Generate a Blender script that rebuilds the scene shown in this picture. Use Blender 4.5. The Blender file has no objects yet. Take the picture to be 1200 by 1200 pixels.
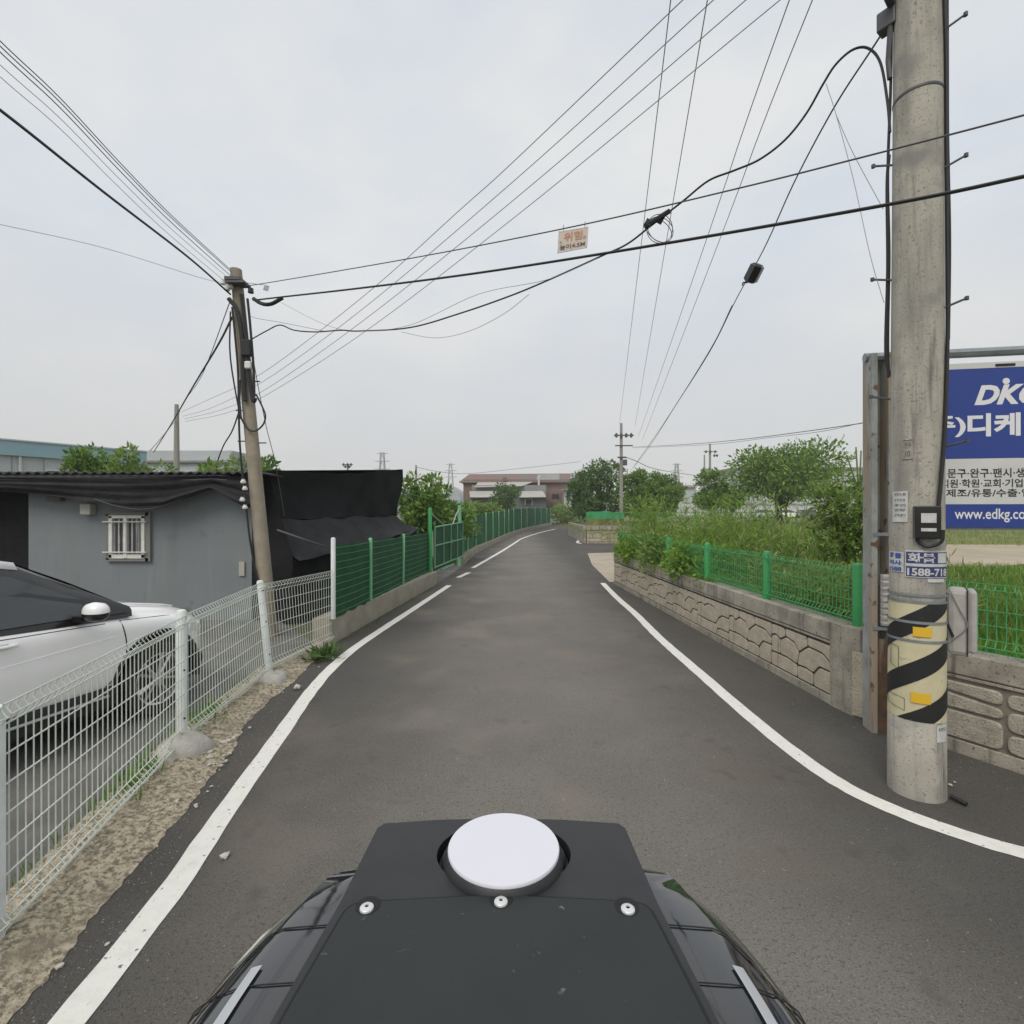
import bpy, bmesh, math, random
import numpy as np
from mathutils import Vector, Matrix
from mathutils.geometry import tessellate_polygon
R = math.radians
random.seed(7); np.random.seed(7)
scene = bpy.context.scene
COL = scene.collection

# ------------------------------------------------------------------ camera, world, sun, exposure
H = 2.0                                        # eye height; the lens looks level down the lane (+Y), 90 degrees wide
cd = bpy.data.cameras.new('camera'); cam = bpy.data.objects.new('camera', cd); COL.objects.link(cam)
cam.location = (0, 0, H); cam.rotation_euler = (R(90), 0, 0)
cd.sensor_width = 36; cd.lens = 18; cd.clip_start = 0.02; cd.clip_end = 3000
scene.camera = cam
scene.cycles.volume_bounces = 2

SUN_EL, SUN_AZ = R(50), R(203)
w = bpy.data.worlds.new('World'); scene.world = w; w.use_nodes = True
nt = w.node_tree; nt.nodes.clear()
def wn(t, **k):
    n = nt.nodes.new(t)
    for a, b in k.items(): setattr(n, a, b)
    return n
wo = wn('ShaderNodeOutputWorld'); bg = wn('ShaderNodeBackground'); bg.inputs['Strength'].default_value = 0.1
sky = wn('ShaderNodeTexSky', sky_type='NISHITA', sun_disc=False, sun_elevation=SUN_EL, sun_rotation=SUN_AZ)
tc = wn('ShaderNodeTexCoord')
mp = wn('ShaderNodeMapping'); mp.inputs['Scale'].default_value = (1.6, 1.6, 3.0); mp.inputs['Location'].default_value = (.35, .2, .1)
nz = wn('ShaderNodeTexNoise'); nz.inputs['Scale'].default_value = 1.5; nz.inputs['Detail'].default_value = 5; nz.inputs['Roughness'].default_value = .5
cr = wn('ShaderNodeValToRGB')
cr.color_ramp.elements[0].position = .40; cr.color_ramp.elements[0].color = (.61, .65, .70, 1)
cr.color_ramp.elements[1].position = .62; cr.color_ramp.elements[1].color = (.72, .73, .725, 1)
sep = wn('ShaderNodeSeparateXYZ')
hr = wn('ShaderNodeMapRange'); hr.inputs['From Min'].default_value = .02; hr.inputs['From Max'].default_value = .42
hm = wn('ShaderNodeMix', data_type='RGBA'); hm.inputs[6].default_value = (.585, .575, .562, 1)
sc10 = wn('ShaderNodeMix', data_type='RGBA', blend_type='MULTIPLY'); sc10.inputs[0].default_value = 1; sc10.inputs[7].default_value = (10, 10, 10, 1)
mx = wn('ShaderNodeMix', data_type='RGBA'); mx.inputs[0].default_value = .93
L = nt.links.new
L(tc.outputs['Generated'], mp.inputs[0]); L(mp.outputs[0], nz.inputs['Vector']); L(nz.outputs[0], cr.inputs[0])
L(tc.outputs['Generated'], sep.inputs[0]); L(sep.outputs[2], hr.inputs[0]); L(hr.outputs[0], hm.inputs[0])
L(cr.outputs[0], hm.inputs[7]); L(hm.outputs[2], sc10.inputs[6])
L(sky.outputs[0], mx.inputs[6]); L(sc10.outputs[2], mx.inputs[7]); L(mx.outputs[2], bg.inputs[0]); L(bg.outputs[0], wo.inputs[0])

sd = bpy.data.lights.new('sun', 'SUN'); sd.energy = 1.5; sd.angle = R(35); sd.color = (1, .94, .85)
so = bpy.data.objects.new('sun', sd); COL.objects.link(so)
so.rotation_euler = (R(90) - SUN_EL, 0, -SUN_AZ + math.pi)
vs = scene.view_settings; vs.view_transform = 'Standard'; vs.look = 'None'; vs.gamma = 1; vs.use_curve_mapping = False; vs.exposure = 0.22

# ------------------------------------------------------------------ helpers
def P(px, py, Y):                               # point seen at photo pixel (1200 wide) at depth Y metres
    return Vector(((px - 600) / 600 * Y, Y, H - (py - 600) / 600 * Y))

def mat(name, base, rough=.8, dark=None, scale=6, contrast=(.35, .65), bump=0, bscale=60, metal=0, coat=0,
        spec=.5, specks=None, streak=None, detail=6):
    m = bpy.data.materials.new(name); m.use_nodes = True
    t = m.node_tree; b = t.nodes['Principled BSDF']; l = t.links.new
    b.inputs['Roughness'].default_value = rough; b.inputs['Metallic'].default_value = metal
    b.inputs['Specular IOR Level'].default_value = spec; b.inputs['Coat Weight'].default_value = coat
    b.inputs['Coat Roughness'].default_value = .05
    b.inputs['Base Color'].default_value = (*base, 1)
    co = t.nodes.new('ShaderNodeTexCoord')
    cur = None
    def noise(sc, vec=None, det=detail, ro=.6):
        n = t.nodes.new('ShaderNodeTexNoise'); n.inputs['Scale'].default_value = sc
        n.inputs['Detail'].default_value = det; n.inputs['Roughness'].default_value = ro
        l(vec or co.outputs['Object'], n.inputs['Vector']); return n
    def ramp(src, a, b_):
        r = t.nodes.new('ShaderNodeMapRange'); r.inputs['From Min'].default_value = a; r.inputs['From Max'].default_value = b_
        l(src, r.inputs[0]); return r.outputs[0]
    def mix(f, a, b_):
        n = t.nodes.new('ShaderNodeMix'); n.data_type = 'RGBA'
        l(f, n.inputs[0])
        if isinstance(a, tuple): n.inputs[6].default_value = (*a, 1)
        else: l(a, n.inputs[6])
        if isinstance(b_, tuple): n.inputs[7].default_value = (*b_, 1)
        else: l(b_, n.inputs[7])
        return n.outputs[2]
    if dark:
        cur = mix(ramp(noise(scale).outputs[0], *contrast), dark, base)
    for streak in ([] if not streak else streak if isinstance(streak, list) else [streak]):   # (colour, scale, lo, hi): vertical runs
        mpp = t.nodes.new('ShaderNodeMapping'); mpp.inputs['Scale'].default_value = (1, 1, .08)
        l(co.outputs['Object'], mpp.inputs[0])
        cur = mix(ramp(noise(streak[1], mpp.outputs[0]).outputs[0], streak[2], streak[3]), cur or base, streak[0])
    if specks:                                    # list of (colour, scale, lo, hi)
        for c, s_, a, b_ in specks:
            cur = mix(ramp(noise(s_, det=2).outputs[0], a, b_), cur or base, c)
    if cur is not None: l(cur, b.inputs['Base Color'])
    if bump:
        bn = t.nodes.new('ShaderNodeBump'); bn.inputs['Strength'].default_value = bump; bn.inputs['Distance'].default_value = .02
        l(noise(bscale, det=4).outputs[0], bn.inputs['Height']); l(bn.outputs[0], b.inputs['Normal'])
    return m

def leafmat(name, a, b_, c=None, trans=.25, rough=.55):
    m = bpy.data.materials.new(name); m.use_nodes = True
    t = m.node_tree; b = t.nodes['Principled BSDF']; l = t.links.new
    g = t.nodes.new('ShaderNodeNewGeometry'); r = t.nodes.new('ShaderNodeValToRGB')
    r.color_ramp.elements[0].color = (*a, 1); r.color_ramp.elements[1].color = (*b_, 1)
    if c: e = r.color_ramp.elements.new(.93); e.color = (*b_, 1); r.color_ramp.elements[2].color = (*c, 1)
    l(g.outputs['Random Per Island'], r.inputs[0]); l(r.outputs[0], b.inputs['Base Color'])
    b.inputs['Roughness'].default_value = rough; b.inputs['Specular IOR Level'].default_value = .3
    tr = t.nodes.new('ShaderNodeBsdfTranslucent'); l(r.outputs[0], tr.inputs[0])
    ms = t.nodes.new('ShaderNodeMixShader'); ms.inputs[0].default_value = trans
    l(b.outputs[0], ms.inputs[1]); l(tr.outputs[0], ms.inputs[2]); l(ms.outputs[0], t.nodes['Material Output'].inputs[0])
    return m

def link(o, parent=None):
    COL.objects.link(o)
    if parent is not None: o.parent = parent
    return o

def root_of(o):
    while o.parent is not None: o = o.parent
    return o

def tag(o, label=None, cat=None, group=None, kind=None):
    if label: o['label'] = label
    if cat: o['category'] = cat
    if group: o['group'] = group
    if kind: o['kind'] = kind
    return o

def thing(name, loc, label, cat, group=None):
    o = bpy.data.objects.new(name, None); o.location = loc; o.empty_display_size = .2
    link(o); return tag(o, label, cat, group)

class MB:
    def __init__(s): s.v = []; s.f = []
    def add(s, vs, fs):
        k = len(s.v); s.v += [tuple(p) for p in vs]; s.f += [tuple(i + k for i in f) for f in fs]; return s
    def box(s, c, d, rz=0, rx=0, ry=0, M=None):
        M = M or (Matrix.Rotation(rz, 3, 'Z') @ Matrix.Rotation(ry, 3, 'Y') @ Matrix.Rotation(rx, 3, 'X'))
        c = Vector(c); vs = []
        for z in (-.5, .5):
            for x, y in ((-.5, -.5), (.5, -.5), (.5, .5), (-.5, .5)):
                vs.append(c + M @ Vector((x * d[0], y * d[1], z * d[2])))
        return s.add(vs, [(3, 2, 1, 0), (4, 5, 6, 7), (0, 1, 5, 4), (1, 2, 6, 5), (2, 3, 7, 6), (3, 0, 4, 7)])
    def tube(s, pts, r, n=6, cap=True):
        pts = [Vector(p) for p in pts]; m = len(pts)
        rs = r if isinstance(r, (list, tuple)) else [r] * m
        t0 = (pts[1] - pts[0]).normalized()
        u = t0.orthogonal().normalized(); vs = []
        for i, p in enumerate(pts):
            t = (pts[min(i + 1, m - 1)] - pts[max(i - 1, 0)])
            t = t.normalized() if t.length > 1e-9 else t0
            u = (u - t * u.dot(t)); u = u.normalized() if u.length > 1e-6 else t.orthogonal().normalized()
            q = t.cross(u)
            for k in range(n):
                a = 2 * math.pi * k / n
                vs.append(p + (u * math.cos(a) + q * math.sin(a)) * rs[i])
        fs = [(i * n + k, i * n + (k + 1) % n, (i + 1) * n + (k + 1) % n, (i + 1) * n + k) for i in range(m - 1) for k in range(n)]
        if cap: fs += [tuple(reversed(range(n))), tuple(range((m - 1) * n, m * n))]
        return s.add(vs, fs)
    def prism(s, poly, z0, z1):                  # poly in xy
        n = len(poly)
        vs = [(x, y, z0) for x, y in poly] + [(x, y, z1) for x, y in poly]
        return s.add(vs, [tuple(reversed(range(n))), tuple(range(n, 2 * n))] + [(i, (i + 1) % n, n + (i + 1) % n, n + i) for i in range(n)])
    def grid(s, rows, close=False):
        m, n = len(rows), len(rows[0])
        return s.add([p for r in rows for p in r], [(i * n + k, i * n + (k + 1) % n, (i + 1) * n + (k + 1) % n, (i + 1) * n + k)
                                                   for i in range(m - 1) for k in range(n if close else n - 1)])
    def lathe(s, prof, c, n=24, M=None):         # prof: (r, z); axis z through c
        c = Vector(c); M = M or Matrix.Identity(3)
        rows = [[c + M @ Vector((r * math.cos(2 * math.pi * k / n), r * math.sin(2 * math.pi * k / n), z)) for k in range(n)] for r, z in prof]
        k0 = len(s.v); s.grid(rows, True)
        if prof[0][0] > 1e-5: s.f.append(tuple(k0 + i for i in reversed(range(n))))
        if prof[-1][0] > 1e-5: s.f.append(tuple(k0 + (len(prof) - 1) * n + i for i in range(n)))
        return s
    def build(s, name, m, parent=None, smooth=False, bevel=0, solid=0, kind=None, label=None, mod=None):
        off = root_of(parent).location if parent is not None else Vector((0, 0, 0))
        me = bpy.data.meshes.new(name)
        me.from_pydata([(p[0] - off.x, p[1] - off.y, p[2] - off.z) for p in s.v], [], s.f); me.update()
        if m: me.materials.append(m)
        o = link(bpy.data.objects.new(name, me), parent)
        if solid:
            k = o.modifiers.new('s', 'SOLIDIFY'); k.thickness = solid; k.offset = 0
        if bevel:
            k = o.modifiers.new('b', 'BEVEL'); k.width = bevel; k.segments = 2; k.limit_method = 'ANGLE'
        if smooth: shade(o, smooth if smooth is not True else 40)
        if kind: o['kind'] = kind
        if label: o['label'] = label
        return o
def shade(o, ang=40):
    me = o.data
    for p in me.polygons: p.use_smooth = True
    try: me.set_sharp_from_angle(angle=R(ang))
    except Exception: pass

def catmull(pts, n=8):
    pts = [Vector(p) for p in pts]
    if len(pts) < 3: return [pts[0].lerp(pts[-1], i / n) for i in range(n + 1)]
    q = [pts[0] * 2 - pts[1]] + pts + [pts[-1] * 2 - pts[-2]]; out = []
    for i in range(1, len(q) - 2):
        a, b, c, d = q[i - 1:i + 3]
        for k in range(n):
            t = k / n
            out.append(.5 * (2 * b + (c - a) * t + (2 * a - 5 * b + 4 * c - d) * t * t + (3 * b - a - 3 * c + d) * t ** 3))
    out.append(pts[-1]); return out

def strip_mesh(left, right, z, mb=None):
    mb = mb or MB()
    mb.grid([[(a[0], a[1], z), (b[0], b[1], z)] for a, b in zip(left, right)]); return mb

def resample(pts, step):
    pts = [Vector((*p, 0)) if len(p) == 2 else Vector(p) for p in pts]
    out = [pts[0]]
    for a, b in zip(pts, pts[1:]):
        n = max(1, int((b - a).length / step))
        out += [a.lerp(b, (i + 1) / n) for i in range(n)]
    return out

def band(center, width, z, jag=0):
    jag *= .7
    """flat band along a centreline, with slightly uneven edges"""
    c = resample([tuple(p) for p in center], .12); l, r = [], []
    for i, p in enumerate(c):
        t = (c[min(i + 1, len(c) - 1)] - c[max(i - 1, 0)]).normalized(); n = Vector((-t.y, t.x, 0))
        l.append(p + n * (width / 2 + random.uniform(-jag, jag))); r.append(p - n * (width / 2 + random.uniform(-jag, jag)))
    return strip_mesh(r, l, z)

def leaves(name, C, D, size, m, parent=None, wid=.42, kind=None, jitter=.5):
    """one mesh of diamond shaped leaves: C base points, D directions"""
    C = np.asarray(C, float); D = np.asarray(D, float); n = len(C)
    D = D + np.random.normal(0, jitter, (n, 3)); D /= np.linalg.norm(D, axis=1)[:, None] + 1e-9
    B = np.cross(D, np.random.normal(0, 1, (n, 3))); B /= np.linalg.norm(B, axis=1)[:, None] + 1e-9
    N = np.cross(D, B)
    S = size * np.random.uniform(.6, 1.35, (n, 1))
    off = np.array(root_of(parent).location) if parent is not None else np.zeros(3)
    C = C - off
    V = np.stack([C, C + D * S * .5 + B * S * wid * .5 + N * S * .06, C + D * S, C + D * S * .5 - B * S * wid * .5 + N * S * .06], 1).reshape(-1, 3)
    me = bpy.data.meshes.new(name)
    me.vertices.add(4 * n); me.vertices.foreach_set('co', V.ravel())
    me.loops.add(4 * n); me.loops.foreach_set('vertex_index', np.arange(4 * n, dtype=np.int32))
    me.polygons.add(n); me.polygons.foreach_set('loop_start', np.arange(0, 4 * n, 4, dtype=np.int32))
    try: me.polygons.foreach_set('loop_total', np.full(n, 4, dtype=np.int32))
    except Exception: pass
    me.update(calc_edges=True); me.validate()
    me.materials.append(m)
    o = link(bpy.data.objects.new(name, me), parent)
    if kind: o['kind'] = kind
    return o

def clump_points(clumps, n, shell=.55):
    C, D = [], []
    wts = np.array([c[1][0] * c[1][1] + c[1][0] * c[1][2] for c in clumps]); wts = wts / wts.sum()
    for (c, r), wt in zip(clumps, wts):
        k = int(n * wt) + 1
        d = np.random.normal(0, 1, (k, 3)); d /= np.linalg.norm(d, axis=1)[:, None]
        rad = np.random.uniform(shell ** 3, 1.12, (k, 1)) ** (1 / 3)
        bumps = 1 + .16 * np.sin(d[:, :1] * 7 + c[0]) * np.sin(d[:, 1:2] * 6 + c[1]) + .12 * np.sin(d[:, 2:] * 9)
        C.append(np.array(c) + d * np.array(r) * rad * bumps); D.append(d + np.array([0, 0, .1]))
    return np.concatenate(C), np.concatenate(D)

def tree(name, base, h, rw, label, lm, tm, n=4000, leaf=.25, nclump=12, trunk=.12, crown_lo=.3, stems=1, lean=(0, 0), flat=1, group=None, cat='tree'):
    base = Vector(base); t = thing(name, base, label, cat, group)
    clumps = []
    for i in range(nclump):
        a = 2.4 * i + random.uniform(-.4, .4); u = math.sqrt((i + .5) / nclump) * .82
        zz = random.uniform(crown_lo + .14, .93 - .28 * u * u); taper = 1 - .4 * max(0, (zz - .6) / .4)
        r = rw * random.uniform(.26, .46) * (.8 if zz > .75 else 1)
        clumps.append(((base.x + lean[0] * zz + math.cos(a) * u * rw * taper, base.y + lean[1] * zz + math.sin(a) * u * rw * taper, base.z + h * zz),
                       (r, r, min(r * .8 * flat, h * (1 - zz) + .05 * h))))
    mb = MB()
    for s_ in range(stems):
        sx = random.uniform(-.1, .1) * rw * (stems > 1)
        top = base + Vector((lean[0] + sx * 3, lean[1], h * .62))
        b0 = base + Vector((sx, 0, -.1))
        pts = catmull([b0, b0.lerp(top, .35) + Vector((random.uniform(-.05, .05) * h, random.uniform(-.05, .05) * h, 0)), top], 5)
        mb.tube(pts, [trunk * (1 - .75 * i / (len(pts) - 1)) for i in range(len(pts))], 7)
    fork = base + Vector((lean[0] * .3, lean[1] * .3, h * max(.12, crown_lo * .75)))
    for c, r in clumps:
        cc = Vector(c); mid = fork.lerp(cc, .5) + Vector((random.uniform(-.1, .1), random.uniform(-.1, .1), .08)) * rw
        pts = catmull([fork, mid, cc], 4); mb.tube(pts, [trunk * .5 * (1 - .85 * i / (len(pts) - 1)) for i in range(len(pts))], 5)
        for k in range(3):
            e = cc + Vector((random.uniform(-1, 1) * r[0], random.uniform(-1, 1) * r[1], random.uniform(-.4, 1) * r[2]))
            mb.tube([mid.lerp(cc, .6), e], [trunk * .15, trunk * .04], 4)
    mb.build('trunk', tm, t, smooth=True)
    C, D = clump_points(clumps, n)
    leaves('crown', C, D, leaf, lm, t)
    return t

def copy_tree(o, parent=None):
    c = o.copy(); COL.objects.link(c)
    if parent is not None: c.parent = parent
    for ch in list(o.children): copy_tree(ch, c)
    return c

# ------------------------------------------------------------------ materials
M = {}
M['asphalt'] = mat('asphalt', (.158, .145, .127), .93, (.124, .115, .103), .5, (.36, .64), bump=.5, bscale=95,
                   specks=[((.085, .080, .074), 42, .57, .68), ((.060, .057, .053), 110, .555, .66), ((.36, .345, .315), 120, .645, .72), ((.178, .152, .120), .8, .53, .80), ((.090, .084, .077), 3.2, .62, .82), ((.27, .255, .23), 24, .71, .76)])
def lane_wear(m):                                   # pale brown dust worn into the middle of the lane, darker fresh tar along both edges
    t = m.node_tree; b = t.nodes['Principled BSDF']; l = t.links.new
    src = b.inputs['Base Color'].links[0].from_socket
    co = t.nodes.new('ShaderNodeTexCoord'); sp = t.nodes.new('ShaderNodeSeparateXYZ'); l(co.outputs['Object'], sp.inputs[0])
    nz_ = t.nodes.new('ShaderNodeTexNoise'); nz_.inputs['Scale'].default_value = .8; nz_.inputs['Detail'].default_value = 4; l(co.outputs['Object'], nz_.inputs['Vector'])
    a = t.nodes.new('ShaderNodeMath'); a.operation = 'MULTIPLY_ADD'; l(nz_.outputs[0], a.inputs[0]); a.inputs[1].default_value = 2.2; a.inputs[2].default_value = -1.4
    c = t.nodes.new('ShaderNodeMath'); c.operation = 'ADD'; l(sp.outputs[0], c.inputs[0]); l(a.outputs[0], c.inputs[1])
    d = t.nodes.new('ShaderNodeMath'); d.operation = 'ABSOLUTE'; l(c.outputs[0], d.inputs[0])
    r = t.nodes.new('ShaderNodeMapRange'); r.interpolation_type = 'SMOOTHSTEP'; r.inputs['From Min'].default_value = .5; r.inputs['From Max'].default_value = 2.6
    r.inputs['To Min'].default_value = 1.25; r.inputs['To Max'].default_value = .62; l(d.outputs[0], r.inputs[0])
    v = t.nodes.new('ShaderNodeMix'); v.data_type = 'RGBA'; v.blend_type = 'MULTIPLY'; v.inputs[0].default_value = 1; l(src, v.inputs[6]); l(r.outputs[0], v.inputs[7]); l(v.outputs[2], b.inputs['Base Color'])
lane_wear(M['asphalt'])
M['paint_line'] = mat('road_paint', (.79, .775, .72), .7, (.72, .70, .65), 14, (.3, .55), bump=.25, bscale=150, specks=[((.16, .155, .145), 26, .67, .73), ((.52, .50, .46), 5, .66, .80)])
M['concrete'] = mat('concrete', (.34, .315, .275), .92, (.20, .185, .16), 3, (.32, .66), bump=.35, bscale=70,
                    streak=((.13, .12, .105), 7, .56, .76), specks=[((.12, .11, .10), 60, .62, .72)])
M['cap_concrete'] = mat('cap_concrete', (.42, .38, .31), .92, (.26, .235, .195), 4, (.34, .62), bump=.35, bscale=60,
                        streak=((.085, .078, .07), 9, .54, .72), specks=[((.10, .09, .08), 45, .6, .72)])
M['joint_near'] = mat('near_joint', (.27, .245, .20), .95, (.17, .155, .125), 9)
M['wall_back'] = mat('wall_joint', (.085, .077, .066), .95, (.05, .045, .04), 9)
M['stone'] = mat('cast_stone', (.58, .51, .40), .92, (.41, .36, .28), 6, (.3, .68), bump=.6, bscale=45,
                 streak=((.15, .135, .115), 10, .6, .8), specks=[((.13, .115, .095), 70, .58, .70)])
M['stone_near'] = mat('cast_stone_near', (.50, .45, .365), .92, (.33, .30, .245), 7, (.34, .64), bump=.6, bscale=55,
                      streak=((.15, .135, .115), 10, .56, .76), specks=[((.13, .115, .095), 60, .60, .70)])
M['curb'] = mat('curb_concrete', (.42, .375, .30), .93, (.28, .25, .20), 3, (.3, .7), bump=.5, bscale=40,
                streak=((.14, .125, .105), 5, .58, .75), specks=[((.15, .135, .115), 50, .6, .7)])
M['rubble'] = mat('rubble_concrete', (.55, .475, .345), .95, (.20, .165, .118), 30, (.40, .58), bump=1, bscale=55,
                  specks=[((.56, .52, .42), 55, .60, .68), ((.12, .105, .08), 44, .60, .70), ((.26, .22, .16), 3, .55, .75)])
M['yard'] = mat('yard_concrete', (.165, .16, .148), .9, (.10, .097, .09), 1.6, (.35, .65), bump=.3, bscale=60)
M['apron'] = mat('apron_concrete', (.47, .405, .32), .9, (.35, .30, .235), 1.3, (.3, .7), bump=.25, bscale=50)
M['dirt'] = mat('dirt_track', (.44, .375, .28), .95, (.33, .275, .20), .8, (.3, .7), bump=.5, bscale=14)
M['field'] = mat('field_grass', (.21, .21, .075), .95, (.105, .135, .035), .9, (.36, .66), bump=1, bscale=9,
                 specks=[((.29, .265, .13), 2.2, .56, .70), ((.075, .11, .028), 5, .58, .7)])
M['ground'] = mat('rough_ground', (.13, .135, .06), .95, (.085, .095, .04), .25, (.35, .65), bump=.6, bscale=5)
M['hill'] = mat('hill_wood', (.10, .15, .15), .95, (.07, .11, .115), .03)
M['pole'] = mat('pole_concrete', (.48, .455, .385), .88, (.39, .365, .31), 5, (.3, .7), bump=.22, bscale=90,
                streak=[((.25, .24, .215), 7, .48, .70), ((.16, .152, .14), 17, .57, .74)], specks=[((.20, .19, .17), 55, .58, .72), ((.50, .49, .45), 40, .68, .78), ((.25, .24, .22), 3.5, .52, .74)])
M['pole_left'] = mat('pole_weathered', (.36, .31, .235), .9, (.26, .225, .17), 5, (.3, .7), bump=.25, bscale=80,
                     streak=((.17, .15, .12), 12, .58, .76))
M['far_pole'] = mat('far_pole', (.30, .285, .26), .9)
M['cable'] = mat('cable_black', (.018, .018, .019), .55)
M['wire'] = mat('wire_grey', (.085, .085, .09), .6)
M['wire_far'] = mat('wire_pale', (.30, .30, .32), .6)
M['steel'] = mat('galvanised', (.33, .36, .38), .5, (.24, .26, .28), 8, metal=.5)
M['bar'] = mat('dark_steel', (.10, .10, .105), .55, metal=.4)
M['rust_post'] = mat('rusty_post', (.40, .42, .40), .7, (.28, .29, .28), 5, streak=[((.36, .29, .21), 7, .49, .60), ((.19, .11, .06), 13, .56, .66)], bump=.1,
                     specks=[((.16, .085, .045), 9, .62, .70)])
M['rust'] = mat('rust', (.15, .085, .05), .9, (.085, .05, .034), 9, bump=.3, streak=((.26, .22, .17), 9, .6, .7))
M['white_wire'] = mat('white_coated_wire', (.70, .745, .69), .5, (.58, .62, .55), 3)
M['white_post'] = mat('white_coated_post', (.78, .815, .80), .5, (.66, .69, .66), 5, specks=[((.40, .38, .33), 30, .70, .76)])
M['green_post'] = mat('green_post', (.050, .345, .105), .5, (.042, .28, .085), 3)
M['green_wire'] = mat('green_wire', (.065, .36, .13), .5)
M['green_pale'] = mat('pale_green_post', (.20, .48, .27), .5, (.15, .38, .2), 3)
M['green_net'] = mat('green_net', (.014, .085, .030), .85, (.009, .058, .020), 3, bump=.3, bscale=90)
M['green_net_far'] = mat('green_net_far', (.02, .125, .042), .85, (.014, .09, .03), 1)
M['vivid_net'] = mat('bright_net', (.06, .34, .13), .8, (.045, .25, .09), 2)  # bright green netting on the far wall end, its own colour
M['black_net'] = mat('black_shade_net', (.020, .020, .0215), .92, (.012, .012, .013), 2.5, bump=.5, bscale=50, spec=.2)
M['black_tarp'] = mat('black_tarp', (.026, .026, .028), .7, (.013, .013, .014), 3, bump=.6, bscale=14, spec=.3)
M['roof_sheet'] = mat('dark_roof_sheet', (.028, .028, .03), .8)
M['shed_wall'] = mat('shed_wall', (.215, .236, .243), .8, (.19, .21, .217), 1.5, (.3, .7), streak=[((.24, .258, .26), 6, .57, .80), ((.155, .168, .17), 9, .60, .84), ((.18, .19, .185), 2.2, .56, .84)], bump=.08, bscale=8,
                     specks=[((.13, .135, .13), 1.7, .64, .78)])
M['window_frame'] = mat('window_frame', (.76, .76, .71), .6, (.62, .62, .57), 8)
M['rust_frame'] = mat('window_surround', (.21, .20, .185), .8)
M['glass'] = mat('window_glass', (.06, .062, .065), .12, spec=.6)
M['curtain'] = mat('curtain', (.40, .39, .40), .9, (.2, .2, .21), 5)
M['beige'] = mat('beige_plastic', (.42, .41, .36), .7)
M['blue_roof'] = mat('blue_roof', (.27, .42, .48), .6, (.24, .375, .43), .4)
M['factory_wall'] = mat('factory_wall', (.47, .50, .52), .8, (.40, .43, .45), .5)
M['white_wall'] = mat('white_wall', (.60, .61, .60), .8, (.5, .51, .5), .4)
M['pale_wall'] = mat('pale_wall', (.50, .53, .55), .8, (.43, .455, .47), .3)
M['dark_gap'] = mat('dark_opening', (.025, .026, .028), .7)
M['brick'] = mat('brick_wall', (.235, .155, .125), .9, (.185, .125, .10), .8)
M['pale_steel'] = mat('pale_steel', (.34, .35, .37), .7)
M['tile'] = mat('red_roof', (.22, .125, .10), .9, (.17, .145, .135), .22, (.42, .56))
M['grey_sheet'] = mat('grey_sheet', (.30, .30, .295), .8, (.22, .22, .215), .4)
M['light_sheet'] = mat('light_sheet', (.36, .35, .325), .8, (.42, .41, .375), .4)
M['dark_sheet'] = mat('dark_sheet', (.125, .13, .13), .8)
M['car_white'] = mat('car_white', (.92, .91, .90), .22, coat=.7)
M['car_black'] = mat('car_black', (.010, .010, .011), .3, coat=.3)
M['car_glass'] = mat('car_glass', (.052, .060, .064), .06, spec=.6)
M['plastic_black'] = mat('black_plastic', (.022, .022, .023), .7)
M['tyre'] = mat('tyre', (.022, .022, .022), .85)
M['alloy'] = mat('alloy', (.62, .63, .64), .3, metal=.8)
M['gap'] = mat('panel_gap', (.02, .02, .02), .8)
M['silver'] = mat('silver_trim', (.50, .52, .54), .35, metal=.35)
M['amber'] = mat('lamp_glass', (.7, .7, .72), .15)
M['pod_matte'] = mat('pod_matte', (.026, .027, .030), .52, (.021, .022, .024), 20, bump=.06, bscale=400)
M['pod_cover'] = mat('pod_cover', (.021, .025, .026), .6, (.017, .020, .021), 8, bump=.05, bscale=300, specks=[((.13, .145, .14), 46, .70, .78), ((.16, .17, .17), 90, .72, .80)])
M['pod_gloss'] = mat('pod_gloss', (.020, .020, .022), .09, coat=1)
M['pod_dark'] = mat('pod_recess', (.011, .011, .012), .75)
M['disc'] = mat('antenna_disc', (.70, .695, .755), .6)
M['bolt'] = mat('bolt_head', (.70, .70, .70), .35, metal=.3)
M['sign_blue'] = mat('sign_blue', (.026, .058, .285), .5, (.023, .052, .26), 2)
M['sign_white'] = mat('sign_white', (.66, .66, .645), .6, (.6, .6, .585), 3)
M['sign_letter'] = mat('sign_letter', (.78, .78, .79), .6)
M['ink'] = mat('ink', (.03, .03, .034), .7)
M['cream'] = mat('cream_band', (.63, .575, .375), .6, (.52, .47, .30), 6, (.3, .6), specks=[((.42, .38, .25), 12, .66, .74)])
M['band_black'] = mat('band_black', (.016, .016, .016), .6, specks=[((.12, .11, .09), 30, .70, .76)])
M['reflector'] = mat('yellow_reflector', (.75, .47, .03), .5)
M['paper'] = mat('paper', (.64, .64, .62), .8, (.5, .5, .49), 20)
M['blue_ink'] = mat('blue_ink', (.06, .11, .36), .7)
M['navy_ink'] = mat('navy_ink', (.035, .05, .16), .7)
M['box_grey'] = mat('meter_box', (.47, .45, .42), .7, (.38, .36, .335), 8, streak=((.30, .28, .255), 10, .6, .75))
M['peach'] = mat('plate_peach', (.64, .52, .42), .7, (.56, .47, .40), 20)
M['faded_red'] = mat('faded_red', (.50, .27, .20), .7)
M['porcelain'] = mat('porcelain', (.72, .72, .70), .3)
M['trunk'] = mat('bark', (.11, .09, .07), .95, (.06, .05, .04), 9)
M['stem'] = mat('green_stem', (.16, .22, .07), .8)
M['chip'] = mat('stone_chip', (.52, .49, .44), .9)
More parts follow.
